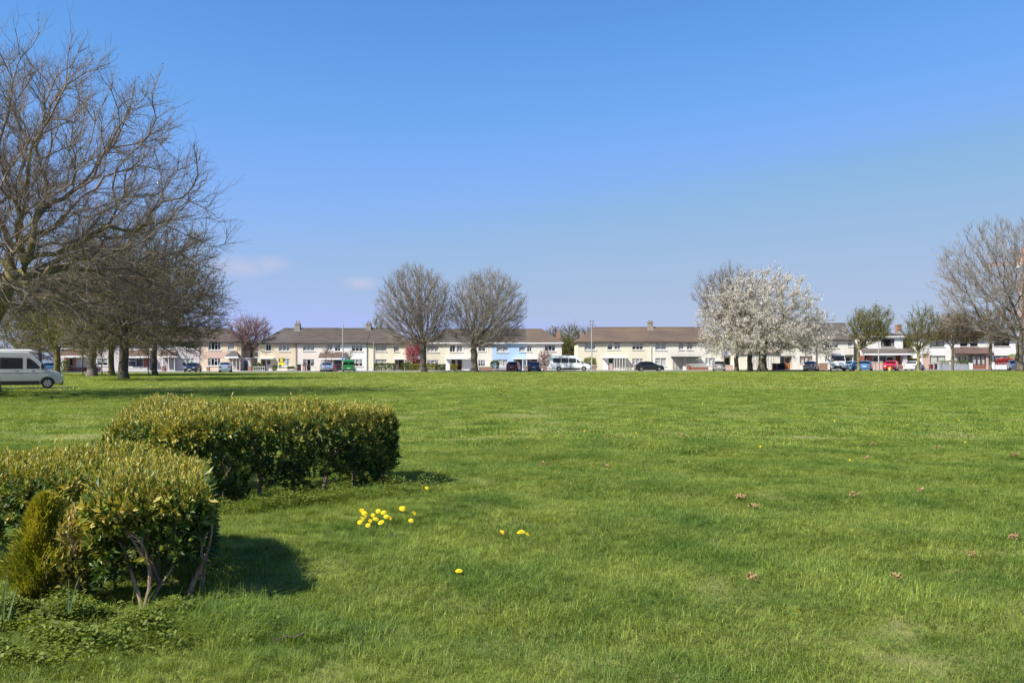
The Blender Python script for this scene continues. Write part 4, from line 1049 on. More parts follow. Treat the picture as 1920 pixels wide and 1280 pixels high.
SILVER, BLACKP = paint('silver', (.42, .43, .44), .6), paint('black', (.014, .015, .018), .2)
ICE, NAVY = paint('ice_blue', (.34, .46, .56), .4), paint('navy', (.03, .045, .10), .3)
WHITEP, REDP = paint('white', (.76, .77, .76), 0), paint('red', (.70, .016, .024), 0)
MAROON, GREENP = paint('maroon', (.15, .02, .03), .3), paint('green', (.02, .20, .045), .1)
BLUEP, SKYP, GREYB = paint('mid_blue', (.06, .20, .42), .4), paint('sky_blue', (.32, .55, .72), .3), paint('blue_grey', (.32, .38, .48), .4)
VANS = paint('van_silver', (.50, .51, .51), .3)
FRONT, REAR = R(-90), R(90)
def spot(px, Y, dz=.02):
    p = at(px, 690, Y); return (p.x, Y, g(p.x, Y) + dz)

vx, vy, vr = at(112, 700, 53.2).x - 2.6 * math.cos(R(28)), 53.6 - 2.6 * math.sin(R(28)), R(28)
v = loft_car('camper_van', 'silver van with white raised roof parked at the left edge under the trees', (vx, vy, g(vx, vy) + .03), vr, 'van', VANS, 5.2, 1.97, 2.34, 'van', None, side=[(.245, .385), (.425, .66), (.69, .93)])
MB().prism([(1.05, -.74, 2.335), (-2.3, -.74, 2.335), (-2.3, -.70, 2.47), (.75, -.70, 2.47)], (0, 1.46, 0)).build('roof_box', P_WHITE, v, bevel=.03)
MB().box(-2.45, -.985 - .008, 1.07, 2.2, -.984, 1.10).build('trim_line', P_WHITE, v)
loft_car('minibus', 'long white minibus with a row of tinted windows side-on at the kerb', spot(1068.5, 128.5), R(-4), 'van', paint('minibus_white', (.74, .77, .75), 0), 6.45, 2.0, 2.42, 'minibus', side=[(.225, .33), (.35, .52), (.535, .70), (.715, .90)])
loft_car('delivery_van', 'white van facing the lawn with dark bonnet grille, largest of the parked vans', spot(1571, 122.6), FRONT - R(21), 'van', WHITEP, 5.4, 2.15, 2.62, 'van')
loft_car('green_van', 'bright green van seen from behind by the white house', spot(654, 127.6), REAR + R(11), 'van', GREENP, 4.4, 1.85, 1.86, 'van', rear_windows=[(-.86, -.05), (.05, .86)])
for nm, lab, px, Y, rz, sh, col, L, W, H in (
    ('hatchback_car', 'black hatchback parked side-on right of the minibus', 1217, 128.3, R(0), 'hatch', BLACKP, 4.42, 1.8, 1.50),
    ('parked_car', 'black car facing the lawn outside the pale lilac house', 362, 130, R(-104), 'saloon', BLACKP, 4.4, 1.8, 1.45),
    ('parked_car', 'pale ice blue hatchback seen from behind outside the peach house', 423, 127.5, R(86), 'hatch', ICE, 4.1, 1.78, 1.52),
    ('parked_car', 'blue-grey car in the drive left of the green van', 612, 131, R(-84), 'hatch', GREYB, 4.1, 1.76, 1.48),
    ('parked_car', 'maroon car seen from behind outside the sky blue house', 963.5, 130, R(80), 'hatch', MAROON, 4.1, 1.78, 1.52),
    ('parked_car', 'navy blue car seen from behind left of the minibus', 1003, 129.5, R(86), 'saloon', NAVY, 4.3, 1.8, 1.46),
    ('parked_car', 'silver hatchback beside the low red brick garden wall', 1348, 128, R(93), 'hatch', SILVER, 4.0, 1.76, 1.50),
    ('parked_car', 'silver car parked just left of the white van, facing away', 1521, 128.5, R(80), 'saloon', SILVER, 4.3, 1.8, 1.45),
    ('parked_car', 'sky blue car half hidden between the white van and the street tree', 1597, 130, R(66), 'hatch', SKYP, 4.0, 1.75, 1.48),
    ('parked_car', 'mid blue hatchback seen from behind right of the leafing street tree', 1623, 127.8, R(86), 'hatch', BLUEP, 4.2, 1.8, 1.50),
    ('parked_car', 'bright red car facing the lawn beside the lamp post', 1671, 126.9, R(-97), 'hatch', REDP, 4.0, 1.78, 1.52),
    ('parked_car', 'white saloon car parked at an angle behind the sparse street tree', 1714, 129, R(72), 'saloon', WHITEP, 4.4, 1.8, 1.44),
    ('parked_car', 'blue-silver car facing the lawn by the trunk at the right edge', 1903, 128, R(-84), 'hatch', GREYB, 4.2, 1.8, 1.56),
    ('parked_car', 'small bright blue car behind the leaning olive tree near the silver van', 93, 106, REAR, 'hatch', BLUEP, 4.0, 1.75, 1.50)):
    loft_car(nm, lab, spot(px, Y), rz if rz == 0 else rz - math.atan((px - 960) / F_PX), sh, col, L, W, H)

# ---------------------------------------------------------------- street and garden things
STEEL = M('galvanised_steel', (.46, .47, .47), .5, .15, 2, metal=.4)
POLEW = M('pole_wood', (.20, .15, .11), .9, .25, 2, stretch=(4, 4, .5))
BIN_BLACK, BIN_MAROON, BIN_BLUE = M('bin_black', (.022, .022, .024), .5, .1), M('bin_maroon', (.14, .035, .045), .5, .15), M('bin_navy', (.02, .03, .055), .5, .1)
BIN_PINK = M('bin_faded_pink', (.42, .22, .26), .6, .1)
WALL_GREY = M('block_grey', (.30, .33, .36), .9, .15, 2, bump=.3)
HEDGE_FAR = leaf_mat('far_hedge_leaf', [(0, (.03, .06, .012)), (.6, (.07, .12, .02)), (1, (.13, .16, .03))], .5, .25)
HEDGE_YEL = leaf_mat('far_golden_leaf', [(0, (.10, .11, .015)), (.6, (.20, .20, .025)), (1, (.30, .27, .05))], .5, .25)
BUSH_RED = leaf_mat('far_red_leaf', [(0, (.20, .015, .015)), (.6, (.34, .03, .03)), (1, (.42, .07, .05))], .5, .25)

def box_points(n, hx, hy, hz, rg, bottom=False, inward=.06):
    """points over the surface of a box with half sizes hx, hy and height hz, sunk a little inwards; also outward normals"""
    areas = np.array([4 * hx * hy, 2 * hx * hz, 2 * hx * hz, 2 * hy * hz, 2 * hy * hz]); f = rg.choice(5, n, p=areas / areas.sum())
    a, b = rg.uniform(-1, 1, n), rg.uniform(-1, 1, n); zz = rg.random(n) * hz
    P = np.zeros((n, 3)); Nn = np.zeros((n, 3))
    for k, (px_, py_, pz_, nn) in enumerate(((a * hx, b * hy, np.full(n, hz), (0, 0, 1)), (a * hx, np.full(n, -hy), zz, (0, -1, 0)), (a * hx, np.full(n, hy), zz, (0, 1, 0)), (np.full(n, -hx), b * hy, zz, (-1, 0, 0)), (np.full(n, hx), b * hy, zz, (1, 0, 0)))):
        m = f == k; P[m] = np.stack([px_, py_, pz_], 1)[m]; Nn[m] = nn
    P -= Nn * rg.exponential(inward, (n, 1))
    bul = .5 * np.sin(P[:, 0] * 5.1 + 2 * np.sin(P[:, 2] * 4)) + .5 * np.sin(P[:, 1] * 4.3 + P[:, 2] * 6.1 + 1)
    return P, Nn, bul, f

def clipped_hedge(name, label, p0, p1, ytop, Y, D, mat, n=1800, leaf=.16, rnd=0.0, cat='hedge', group=None, seed=1):
    rg = np.random.default_rng(seed); a, b = at(p0, ytop, Y), at(p1, ytop, Y)
    c = np.array([(a.x + b.x) / 2, Y + D / 2, ZG - .05]); hx, hz = (b.x - a.x) / 2, a.z - c[2]
    P, Nn, bul, f = box_points(n, hx, D / 2, hz, rg)
    if rnd:
        q = P / np.array([hx, D / 2, hz / 2]) - np.array([0, 0, 1]); l = np.linalg.norm(q, axis=1, keepdims=True); q = q / np.maximum(l, 1e-3) * np.minimum(l, 1 + .1 * rg.random((n, 1)))
        P = P * (1 - rnd) + rnd * ((q + np.array([0, 0, 1])) * np.array([hx, D / 2, hz / 2])); Nn = unit(Nn * (1 - rnd) + q * rnd)
    P = P + Nn * (bul * .06)[:, None]
    D_ = unit(Nn * .6 + np.array([0, 0, .6]) + rg.normal(0, .6, (n, 3)))
    V, Fq = petal_arrays(P, D_, Nn + rg.normal(0, .5, (n, 3)), leaf * (.6 + .8 * rg.random(n)), leaf * .6)
    root = empty(name, c, 0, label, cat, group)
    fo = np_mesh('foliage', V + c, Fq, mat, root, tint=np.repeat(np.clip(rg.normal(.5, .25, n) + .25 * (f == 0), 0, 1), 4), origin=c); fo['kind'] = 'stuff'
    st = MB(c)
    for i in range(max(2, int(hx * 2.5))):
        x = c[0] + rg.uniform(-.8, .8) * hx; st.tube((x, c[1], c[2]), (x + rg.normal(0, .1), c[1] + rg.normal(0, .1), c[2] + hz * .8), .03, .012, 5)
    st.build('stems', BARK_DARK, root)['kind'] = 'stuff'
    return root
clipped_hedge('clipped_hedge', 'tall square green hedge before the pale yellow house', 701, 739, 682, 139, 1.2, HEDGE_FAR, 2600, seed=1)
clipped_hedge('clipped_hedge', 'green hedge right of the dark doorway of the pale yellow house', 753, 769, 681, 139, 1.2, HEDGE_FAR, 1500, seed=2)
clipped_hedge('clipped_hedge', 'golden green hedge at the foot of the left bare tree', 768, 788, 683, 138, 1.1, HEDGE_YEL, 1400, seed=3)
clipped_hedge('clipped_hedge', 'golden hedge right of the left bare trunk', 799, 818, 684, 138, 1.1, HEDGE_YEL, 1400, seed=4)
clipped_hedge('clipped_hedge', 'dark green hedge before the cream house, left of the white panel', 817, 834, 684, 138, 1.1, HEDGE_FAR, 1400, seed=5)
clipped_hedge('clipped_hedge', 'narrow golden hedge before the dark doorways between the bare trees', 844, 857, 684, 138, .9, HEDGE_YEL, 900, seed=6)
clipped_hedge('round_bush', 'round bright green bush before the sky blue house', 920, 935, 676, 139, 1.3, HEDGE_FAR, 1500, rnd=.9, cat='bush', seed=7)
clipped_hedge('round_bush', 'golden olive bush under the window behind the white utility pole', 1095, 1119, 671, 141, 1.2, HEDGE_YEL, 1800, rnd=.8, cat='bush', seed=8)
clipped_hedge('round_bush', 'wide dark red bush above the white garden wall', 1872, 1912, 672, 140, 1.6, BUSH_RED, 2400, rnd=.85, cat='bush', seed=9)
clipped_hedge('round_bush', 'olive bush behind the wide red bush', 1895, 1913, 664, 142, 1.4, HEDGE_YEL, 1400, rnd=.9, cat='bush', seed=10)
clipped_hedge('clipped_hedge', 'dark hedge behind the rail before the beige house', 475, 494, 688, 139, 1.0, HEDGE_FAR, 1100, seed=11)
clipped_hedge('clipped_hedge', 'small green hedge under the window right of the yellow sign', 539, 552, 688, 140, .8, HEDGE_FAR, 800, seed=12)
clipped_hedge('round_bush', 'potted-looking round shrub beside the glazed porch of the beige house', 510, 518, 685, 141, .8, HEDGE_FAR, 500, rnd=.8, cat='bush', seed=13)
clipped_hedge('clipped_hedge', 'ochre hedge in the gap right of the red car', 1702, 1724, 673, 144, 1.0, HEDGE_YEL, 1300, seed=14)
clipped_hedge('clipped_hedge', 'low planting on top of the grey block wall', 1765, 1818, 677, 139, .8, HEDGE_FAR, 1700, seed=15)
clipped_hedge('round_bush', 'small dark shrub beside the brown gate of the peach house garage', 474, 486, 680, 144, 1.0, HEDGE_FAR, 700, rnd=.8, cat='bush', seed=16)
clipped_hedge('round_bush', 'small dark shrub by the trunk left of the brick-fronted house', 113, 124, 676, 120, 1.0, HEDGE_FAR, 700, rnd=.8, cat='bush', seed=17)

def garden_wall(label, p0, p1, ytop, mat, Y=136.4, T=.22, cap=None, pillars=(), pillar_mat=None, pillar_top=None, name='garden_wall', group='garden walls along the street', courses=0):
    a, b = at(p0, ytop, Y), at(p1, ytop, Y); z1 = a.z
    o = Vector(((a.x + b.x) / 2, Y, ZG)); root = tag(empty(name, o, 0, label, 'wall', group), kind='thing')
    if courses:
        h = (z1 - ZG + .1) / courses
        for i in range(courses): MB(o).box(a.x + .004 * (i % 2), Y + .004 * (i % 2), ZG - .1 + i * h, b.x - .004 * (i % 2), Y + T, ZG - .1 + (i + 1) * h - .03).build('course', mat, root)
    else: MB(o).box(a.x, Y, ZG - .1, b.x, Y + T, z1 - .06).build('wall_body', mat, root)
    MB(o).box(a.x - .02, Y - .03, z1 - .059, b.x + .02, Y + T + .03, z1).build('coping', cap or P_SILL, root)
    for px in pillars:
        q = at(px, pillar_top or ytop - 3, Y)
        MB(o).box(q.x - .22, Y - .1, ZG - .1, q.x + .22, Y + .34, q.z).build('pillar', pillar_mat or mat, root)
        MB(o).prism([(q.x - .27, Y - .15, q.z + .001), (q.x + .27, Y - .15, q.z + .001), (q.x + .27, Y + .39, q.z + .001), (q.x - .27, Y + .39, q.z + .001)][::-1], (0, 0, .07)).build('pillar_cap', cap or P_SILL, root)
    return root
garden_wall('dark red brick garden wall with pale pillar caps before the brick-fronted house', 131, 162, 688, BRICK, 134, pillars=(131,), pillar_top=686)
garden_wall('short dark red brick wall right of the broad grey trunk', 180, 188, 688, BRICK, 134)
garden_wall('grey-white low wall below the wide white window behind the ivy-dark trunk', 242, 276, 689, W_LILAC, 134)
garden_wall('brick gate pillar with white ball-like cap beside the glass porch', 304, 311, 690, BRICK, 134, pillars=(307,), pillar_top=686)
garden_wall('white garden pillar wall with brick end left of the ice blue car', 383, 392, 688, W_IVORY, 135.5, pillars=(390,), pillar_mat=BRICK_BROWN, pillar_top=688)
garden_wall('brick pillar wall between the peach house garage and the beige house', 465, 475, 687, BRICK_BROWN, 136, pillars=(469,), pillar_top=686)
garden_wall('brick gate pillar at the boundary of the beige house and pinkish house', 553, 557, 690, BRICK_BROWN, 136, pillars=(555,), pillar_top=689)
garden_wall('low cream wall section right of the wheelie bins', 583, 592, 688, W_CREAM, 136)
garden_wall('white wall block right of the white house corner', 692, 698, 689, W_WHITE, 136.5)
garden_wall('brown timber and brick garden wall before the cream house with the white garage', 898, 923, 687, BRICK_BROWN, 136)
garden_wall('low brown brick wall below the round green bush', 925, 950, 691, BRICK_BROWN, 136)
garden_wall('brown brick gate pillar between the maroon car and navy car', 983, 988, 688, BRICK_BROWN, 136, pillars=(985,), pillar_top=686)
garden_wall('brown gate pillar just left of the minibus', 1018, 1026, 686, BRICK_BROWN, 136)
garden_wall('brick pillar wall at the foot of the white utility pole', 1113, 1118, 686, BRICK_BROWN, 136, pillars=(1115,), pillar_top=685)
garden_wall('tall pinkish brick gate pillar before the pale cream house porch', 1143, 1148, 684, BRICK_PINK, 136, pillars=(1146,), pillar_top=682)
garden_wall('low red brick garden wall with white railing, right of the grey canopy', 1290, 1328, 687, BRICK, 135, pillars=(1291,), pillar_top=684)
garden_wall('white gate pillar left of the low red brick garden wall', 1281, 1287, 686, W_WHITE, 135.5)
garden_wall('orange brick wall piece left of the grey cherry-side trunk', 1360, 1375, 684, BRICK_PINK, 136)
garden_wall('brown stone wall between the silver car and the white van', 1537, 1552, 680, BRICK_BROWN, 136.5)
garden_wall('orange brick gate pier wall left of the lamp post', 1637, 1645, 680, BRICK_PINK, 135.5, pillars=(1638, 1645), pillar_top=679)
garden_wall('brick gate pier right of the lamp post', 1650, 1655, 680, BRICK_PINK, 135.5, pillars=(1652,), pillar_top=678)
garden_wall('low orange brick wall right of the red car', 1684, 1693, 684, BRICK, 135.5)
garden_wall('white gate pillar between the brick wall and the white saloon', 1693.5, 1697, 681, W_WHITE, 135.5)
garden_wall('grey-blue block garden wall in three courses before the white semi', 1760, 1817, 683, WALL_GREY, 135.5, pillars=(1762,), pillar_top=680, courses=3)
garden_wall('white square gate pillar at the end of the grey block wall', 1818, 1824, 680, W_WHITE, 135.5)
garden_wall('long white rendered garden wall below the wide red bush', 1860, 1894, 683, W_WHITE, 135.5, pillars=(1862,), pillar_top=679)

def pole(name, label, px, ytop, Y, r, mat, arms=None, band=None):
    p = at(px, ytop, Y); root = empty(name, (p.x, Y, g(p.x, Y)), 0, label, 'pole', 'poles along the street'); o = root.location
    MB(o).tube((p.x, Y, o.z - .1), (p.x, Y, p.z), r, r * .7, 10).build('shaft', mat, root, True)
    if arms:
        for z, w in arms: MB(o).box(p.x - w, Y - .05, p.z - z - .04, p.x + w, Y + .05, p.z - z + .04).build('crossarm', POLEW, root)
        for z, w in arms:
            for sgn in (-1, 1): MB(o).lathe((p.x + sgn * w * .8, Y, p.z - z + .041), [(.05, 0), (.07, .05), (.04, .1), (.06, .15), (.03, .2)], 8).build('insulator', P_BLACK, root)
    if band is not None: MB(o).box(p.x - .16, Y - .2, band, p.x + .16, Y - r - .002, band + .45).build('sign_plate', M('sign_blue', (.10, .25, .55), .5), root)
    return root
pole('lamp_post', 'pale grey pole with a small blue plate left of the green van', 643, 608, 127.5, .11, STEEL, band=2.1)
pole('utility_pole', 'white-looking utility pole with dark insulators rising above the minibus bonnet', 1109.5, 600, 127.5, .10, STEEL, arms=((.25, .30), (.75, .26), (1.25, .22)))
pole('utility_pole', 'brown wooden pole standing under the right side of the white cherry', 1531.5, 585, 130, .12, POLEW, arms=((.3, .5),))
pole('lamp_post', 'pale pole beside the red car', 1647.5, 623, 127, .11, STEEL)
pole('lamp_post', 'thin grey pole before the pale yellow house', 700.5, 640, 127.5, .07, STEEL)
pole('lamp_post', 'short dark post between the maroon car and navy car', 990.5, 674, 132, .06, P_GREY)
pole('gate_post', 'tall pale post left of the roof of the silver van', 8, 640, 125, .09, STEEL)

def wheelie_bin(label, px, Y, body, lid, w=.58, h=1.06, rz=0.0):
    x, y, z = spot(px, Y, .07); root = empty('wheelie_bin', (x, y, z), rz, label, 'bin', 'wheelie bins put out by the houses')
    MB().prism([(-w * .42, -.30, .06), (w * .42, -.30, .06), (w * .42, .30, .06), (-w * .42, .30, .06)][::-1], (0, 0, h * .86)).build('body', body, root, bevel=.03)
    MB().prism([(-w * .52, -.40, h * .92), (-w * .52, -.36, h), (-w * .52, .38, h * 1.04), (-w * .52, .40, h * .921)], (w * 1.04, 0, 0)).build('lid', lid, root, bevel=.02)
    for s_ in (-1, 1): MB().tube((s_ * w * .3, .30, .12), (s_ * w * .42, .30, .12), .115, k=12).build('wheel', TYRE, root, True)
    MB().tube((-w * .35, .42, h * .93), (w * .35, .42, h * .93), .02, k=6).build('handle', lid, root)
wheelie_bin('black wheelie bin nearest the brick gate pillar of the beige house', 561, 137, BIN_BLACK, BIN_BLACK)
wheelie_bin('faded pink wheelie bin with maroon lid between two black bins', 570.5, 137, BIN_PINK, BIN_MAROON)
wheelie_bin('black wheelie bin right of the faded pink bin', 579, 137.3, BIN_BLACK, BIN_BLACK)
wheelie_bin('maroon bin right of the blue-grey car', 629, 136, BIN_MAROON, BIN_MAROON)
wheelie_bin('black bin beside the left flank of the green van', 636.5, 136, BIN_BLACK, BIN_BLACK)
wheelie_bin('maroon wheelie bin right of the thick cherry trunk', 1452, 134, BIN_MAROON, BIN_MAROON, w=.7)
wheelie_bin('navy wheelie bin left of the orange front door', 1461, 134, BIN_BLUE, BIN_BLUE, w=.8)
wheelie_bin('dark bin half hidden right of the navy bin', 1467.5, 134.6, BIN_BLACK, BIN_BLACK, w=.6)
wheelie_bin('small dark bin at the foot of the pinkish brick lower wall', 1746, 137, BIN_MAROON, BIN_BLACK, w=.5, h=.8)
wheelie_bin('small dark bin beside the end of the grey block wall', 1756, 137, BIN_BLACK, BIN_MAROON, w=.45, h=.95)

# estate agent's board by the beige house
p = at(528, 690, 139); sgn = empty('sale_sign', (p.x, 139, ZG), 0, 'black and yellow sale board on a post before the beige house window', 'sign'); o = sgn.location
a, b = at(522.3, 671.2, 139), at(533.3, 684.5, 139)
MB(o).box(a.x - .09, 138.97, ZG - .1, a.x - .01, 139.05, a.z + .1).build('post', P_WHITE, sgn)
zm = a.z - (a.z - b.z) * .60
bd = MB(o).box(a.x, 138.98, zm, b.x, 139.02, a.z).build('upper_board', P_GREY, sgn)
YEL = M('sign_yellow', (.78, .62, .03), .5, .04)
MB(o).box(a.x + .25, 138.965, zm + .12, b.x - .25, 138.979, a.z - .35).box(a.x + .25, 138.965, a.z - .29, b.x - .25, 138.979, a.z - .10).build('printed_panel', YEL, bd)
lb = MB(o).box(a.x, 138.98, b.z, b.x, 139.02, zm - .004).build('lower_board', YEL, sgn)
MB(o).box(a.x + .12, 138.967, b.z + .06, a.x + .45, 138.979, b.z + .18).build('printed_mark', P_GREY, lb)
# rails before the beige house
def rail(label, p0, p1, ytop, Y, n, mat):
    a, b = at(p0, ytop, Y), at(p1, ytop, Y); o = Vector(((a.x + b.x) / 2, Y, ZG)); root = empty('garden_railing', o, 0, label, 'railing', 'garden railings')
    for z in (a.z, ZG + .25): MB(o).box(a.x, Y - .02, z - .05, b.x, Y + .02, z).build('rail', mat, root)
    for i in range(n + 1):
        x = a.x + (b.x - a.x) * i / n; MB(o).box(x - .02, Y - .021, ZG - .05, x + .02, Y + .021, a.z + .03).build('bar', mat, root)
rail('white two-bar garden railing before the dark hedge of the beige house', 476, 496, 687, 137, 5, P_WHITE)
rail('white low railing before the small hedge by the beige house', 519, 552, 692, 137, 7, P_WHITE)
rail('white spindle railing on the low red brick garden wall', 1293, 1328, 682.5, 135.1, 16, P_WHITE)
rail('white railing left of the green hedge at the pale yellow house', 741, 752, 690, 138, 5, P_GREY)
# hydrant marker on the verge
p = at(1667.5, 690, 119); hm = empty('hydrant_marker', (p.x, 119, g(p.x, 119)), 0, 'small yellow marker post in the grass before the red car', 'marker post'); o = hm.location
MB(o).box(p.x - .07, 118.95, o.z - .1, p.x + .07, 119.05, o.z + .42).build('post', M('marker_concrete', (.62, .58, .42), .9), hm)
MB(o).box(p.x - .16, 118.93, o.z + .22, p.x + .16, 118.948, o.z + .62).build('plate', YEL, hm)
# tower crane far off behind the tall bare tree
CR = M('crane_orange', (.70, .26, .03), .6, .1)
X = at(1917, 600, 330).x; cz = at(1917, 492, 330).z
cr = empty('tower_crane', (X, 330, .26), 0, 'orange tower crane far off behind the tall tree at the right edge', 'crane'); o = cr.location
def lattice(a, b, w, n, name, ax):
    a, b = Vector(a), Vector(b); m = MB(o); d = (b - a) / n
    offs = [Vector(q) * w / 2 for q in ((ax[0] + ax[1]), (ax[0] - ax[1]), (-ax[0] - ax[1]), (-ax[0] + ax[1]))]
    for q in offs: m.tube(a + q, b + q, .11, k=4)
    for i in range(n):
        for k in range(4): m.tube(a + d * i + offs[k], a + d * (i + 1) + offs[(k + 1) % 4], .07, k=4)
    return m.build(name, CR, cr)
lattice((X, 330, .2), (X, 330, cz + 1), 1.7, 22, 'mast', (Vector((1, 0, 0)), Vector((0, 1, 0))))
lattice((X - 15, 330, cz - 1.2), (X + 30, 330, cz + 2.0), 1.3, 26, 'jib', (Vector((0, 0, 1)), Vector((0, 1, 0))))
lattice((X, 330, cz + 1), (X + .5, 330, cz + 6), 1.2, 4, 'tower_head', (Vector((1, 0, 0)), Vector((0, 1, 0))))
MB(o).box(X - 2.4, 328.2, cz - 2.2, X - .9, 329.9, cz - .3).build('cab', P_WHITE, cr, bevel=.05)

# ---------------------------------------------------------------- foreground hedges and shrubs
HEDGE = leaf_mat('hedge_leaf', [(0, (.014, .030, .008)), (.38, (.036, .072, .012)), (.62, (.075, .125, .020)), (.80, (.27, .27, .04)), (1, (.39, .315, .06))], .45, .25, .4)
STEM = M('hedge_stem', (.30, .22, .16), .9, .3, 14, bump=.5, col2=(.14, .09, .06))

def hedge_leaves(boxes, seed, zbase=.22):
    """leaves of a clipped evergreen hedge, set in sprigs: dark and glossy on the flanks, upright bronze-yellow shoots over the top"""
    rg = np.random.default_rng(seed); VV, FF, TT, off = [], [], [], 0
    for (c, hx, hy, hz, ang, n) in boxes:
        K = 8; n = int(n * 1.4) // K
        P, Nn, bul, f = box_points(n, hx, hy, hz, rg, inward=.06)
        big = np.sin(P[:, 0] * 2.1 + 1.7 * seed) + .8 * np.sin(P[:, 1] * 3.3 + P[:, 0] * 3.7 + seed) + .6 * np.sin(P[:, 0] * 7.3 + P[:, 2] * 5 + 2 * seed)
        P = P + Nn * (bul * .045 + big * .026)[:, None]
        # rounded shoulders and corners, a ragged, lifted hem
        ex = np.clip(np.abs(P[:, 0]) / hx, 0, 1.1) ** 6 + np.clip(np.abs(P[:, 1]) / hy, 0, 1.1) ** 6
        P[:, 2] -= np.clip((P[:, 2] / hz - .7) / .3, 0, 1.1) * .085 * np.minimum(ex, 1.5)
        cor = (np.clip(np.abs(P[:, 0]) / hx, 0, 1) * np.clip(np.abs(P[:, 1]) / hy, 0, 1)) ** 5
        P[:, :2] *= (1 - .10 * cor)[:, None]
        keep = P[:, 2] > zbase * (.5 + .9 * rg.random(n)) + .14 * np.sin(P[:, 0] * 7 + P[:, 1] * 5)
        # thin places
        keep &= ~((np.sin(P[:, 0] * 9 + 3 * np.sin(P[:, 2] * 8) + seed) * np.sin(P[:, 1] * 8 + P[:, 2] * 11) > .62) & (f != 0) & (rg.random(n) < .8))
        P, Nn, f = P[keep], Nn[keep], f[keep]; m = len(P)
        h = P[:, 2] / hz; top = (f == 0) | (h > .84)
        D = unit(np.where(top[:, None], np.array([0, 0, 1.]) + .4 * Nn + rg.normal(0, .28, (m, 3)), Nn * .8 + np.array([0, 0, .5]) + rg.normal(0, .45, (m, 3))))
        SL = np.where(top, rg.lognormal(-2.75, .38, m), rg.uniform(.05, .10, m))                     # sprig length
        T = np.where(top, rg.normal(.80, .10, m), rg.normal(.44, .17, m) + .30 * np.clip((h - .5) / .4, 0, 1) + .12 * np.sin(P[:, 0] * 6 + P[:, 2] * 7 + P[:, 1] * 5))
        A, B = frames(D); sz = .82 * np.clip(rg.lognormal(0, .22, m), .6, 1.3)
        for k in range(K):
            t = (k + .5) / K; th = k * 2.4 + rg.random(m) * .8
            rad = A * np.cos(th)[:, None] + B * np.sin(th)[:, None]
            opn = np.where(top, .55, 1.05) * (1.15 - .6 * t)
            LD = unit(D + rad * opn[:, None] + rg.normal(0, .18, (m, 3)))
            LP = P + D * (SL * t)[:, None]
            L = np.where(top, rg.uniform(.032, .062, m), rg.uniform(.045, .088, m)) * sz; W = L * np.where(top, .27, .37)
            ca, sa = math.cos(ang), math.sin(ang); Rm = np.array([[ca, -sa, 0], [sa, ca, 0], [0, 0, 1]])
            V, F_ = leaf_arrays(LP @ Rm.T + c, LD @ Rm.T, unit(D - rad * .3 + rg.normal(0, .25, (m, 3))) @ Rm.T, L, W)
            tt = T + (t - .5) * np.where(top, .22, .14) + rg.normal(0, .06, m)
            tt = np.where(rg.random(m) < .012, 1.0, tt)
            VV.append(V); FF.append(F_ + off); off += len(V); TT.append(np.repeat(np.clip(tt, 0, 1), 5))
    return np.concatenate(VV), np.concatenate(FF), np.concatenate(TT)

def stem(mb, p, d, L, r, rg, depth=0):
    p = np.array(p, float); d = unit(np.array(d, float)[None])[0]; n = 4
    for i in range(n):
        q = p + d * L / n; mb.tube(p, q, r * (1 - .15 * i / n), r * (1 - .15 * (i + 1) / n), 7); p = q; d = unit((d + rg.normal(0, .12, 3) + np.array([0, 0, .05]))[None])[0]
    if depth < 2:
        for _ in range(3): stem(mb, p - d * L * rg.random() * .3, d + rg.normal(0, .22, 3), L * .5, r * .5, rg, depth + 1)

def pt(x, y): return np.array([x, y, g(x, y) - .02])
# far hedge: a row running up and away to the right and a leg running back on the left
def seg_box(a, b, w, h, n):
    a, b = np.array(a, float), np.array(b, float); d = b - a; c = (a + b) / 2
    return (pt(*c), np.linalg.norm(d) / 2, w / 2, h, math.atan2(d[1], d[0]), n)
far_boxes = [seg_box((-3.95, 9.05), (-1.76, 11.09), 1.0, 1.0, 46000), seg_box((-4.08, 9.5), (-5.75, 14.2), 1.05, 1.01, 38000)]
fh = empty('evergreen_hedge', pt(-2.9, 10.1), 0, 'clipped evergreen hedge further back with bronze-yellow top, long dark flank facing us', 'hedge', 'clipped evergreen hedges on the lawn')
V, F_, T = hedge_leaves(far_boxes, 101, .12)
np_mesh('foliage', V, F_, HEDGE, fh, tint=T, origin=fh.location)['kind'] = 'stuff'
rgs = np.random.default_rng(5)
for t in np.linspace(.08, .93, 7):
    x, y = -3.95 + 2.19 * t + .24, 9.05 + 2.04 * t - .26
    m = MB(fh.location); stem(m, pt(x, y), (rgs.normal(0, .1), rgs.normal(0, .1), 1), .38, .028, rgs); m.build('stem', STEM, fh, True)
for t in np.linspace(.1, .95, 5):
    x, y = -4.08 - 1.67 * t, 9.5 + 4.7 * t
    m = MB(fh.location); stem(m, pt(x, y), (rgs.normal(0, .1), rgs.normal(0, .1), 1), .38, .028, rgs); m.build('stem', STEM, fh, True)
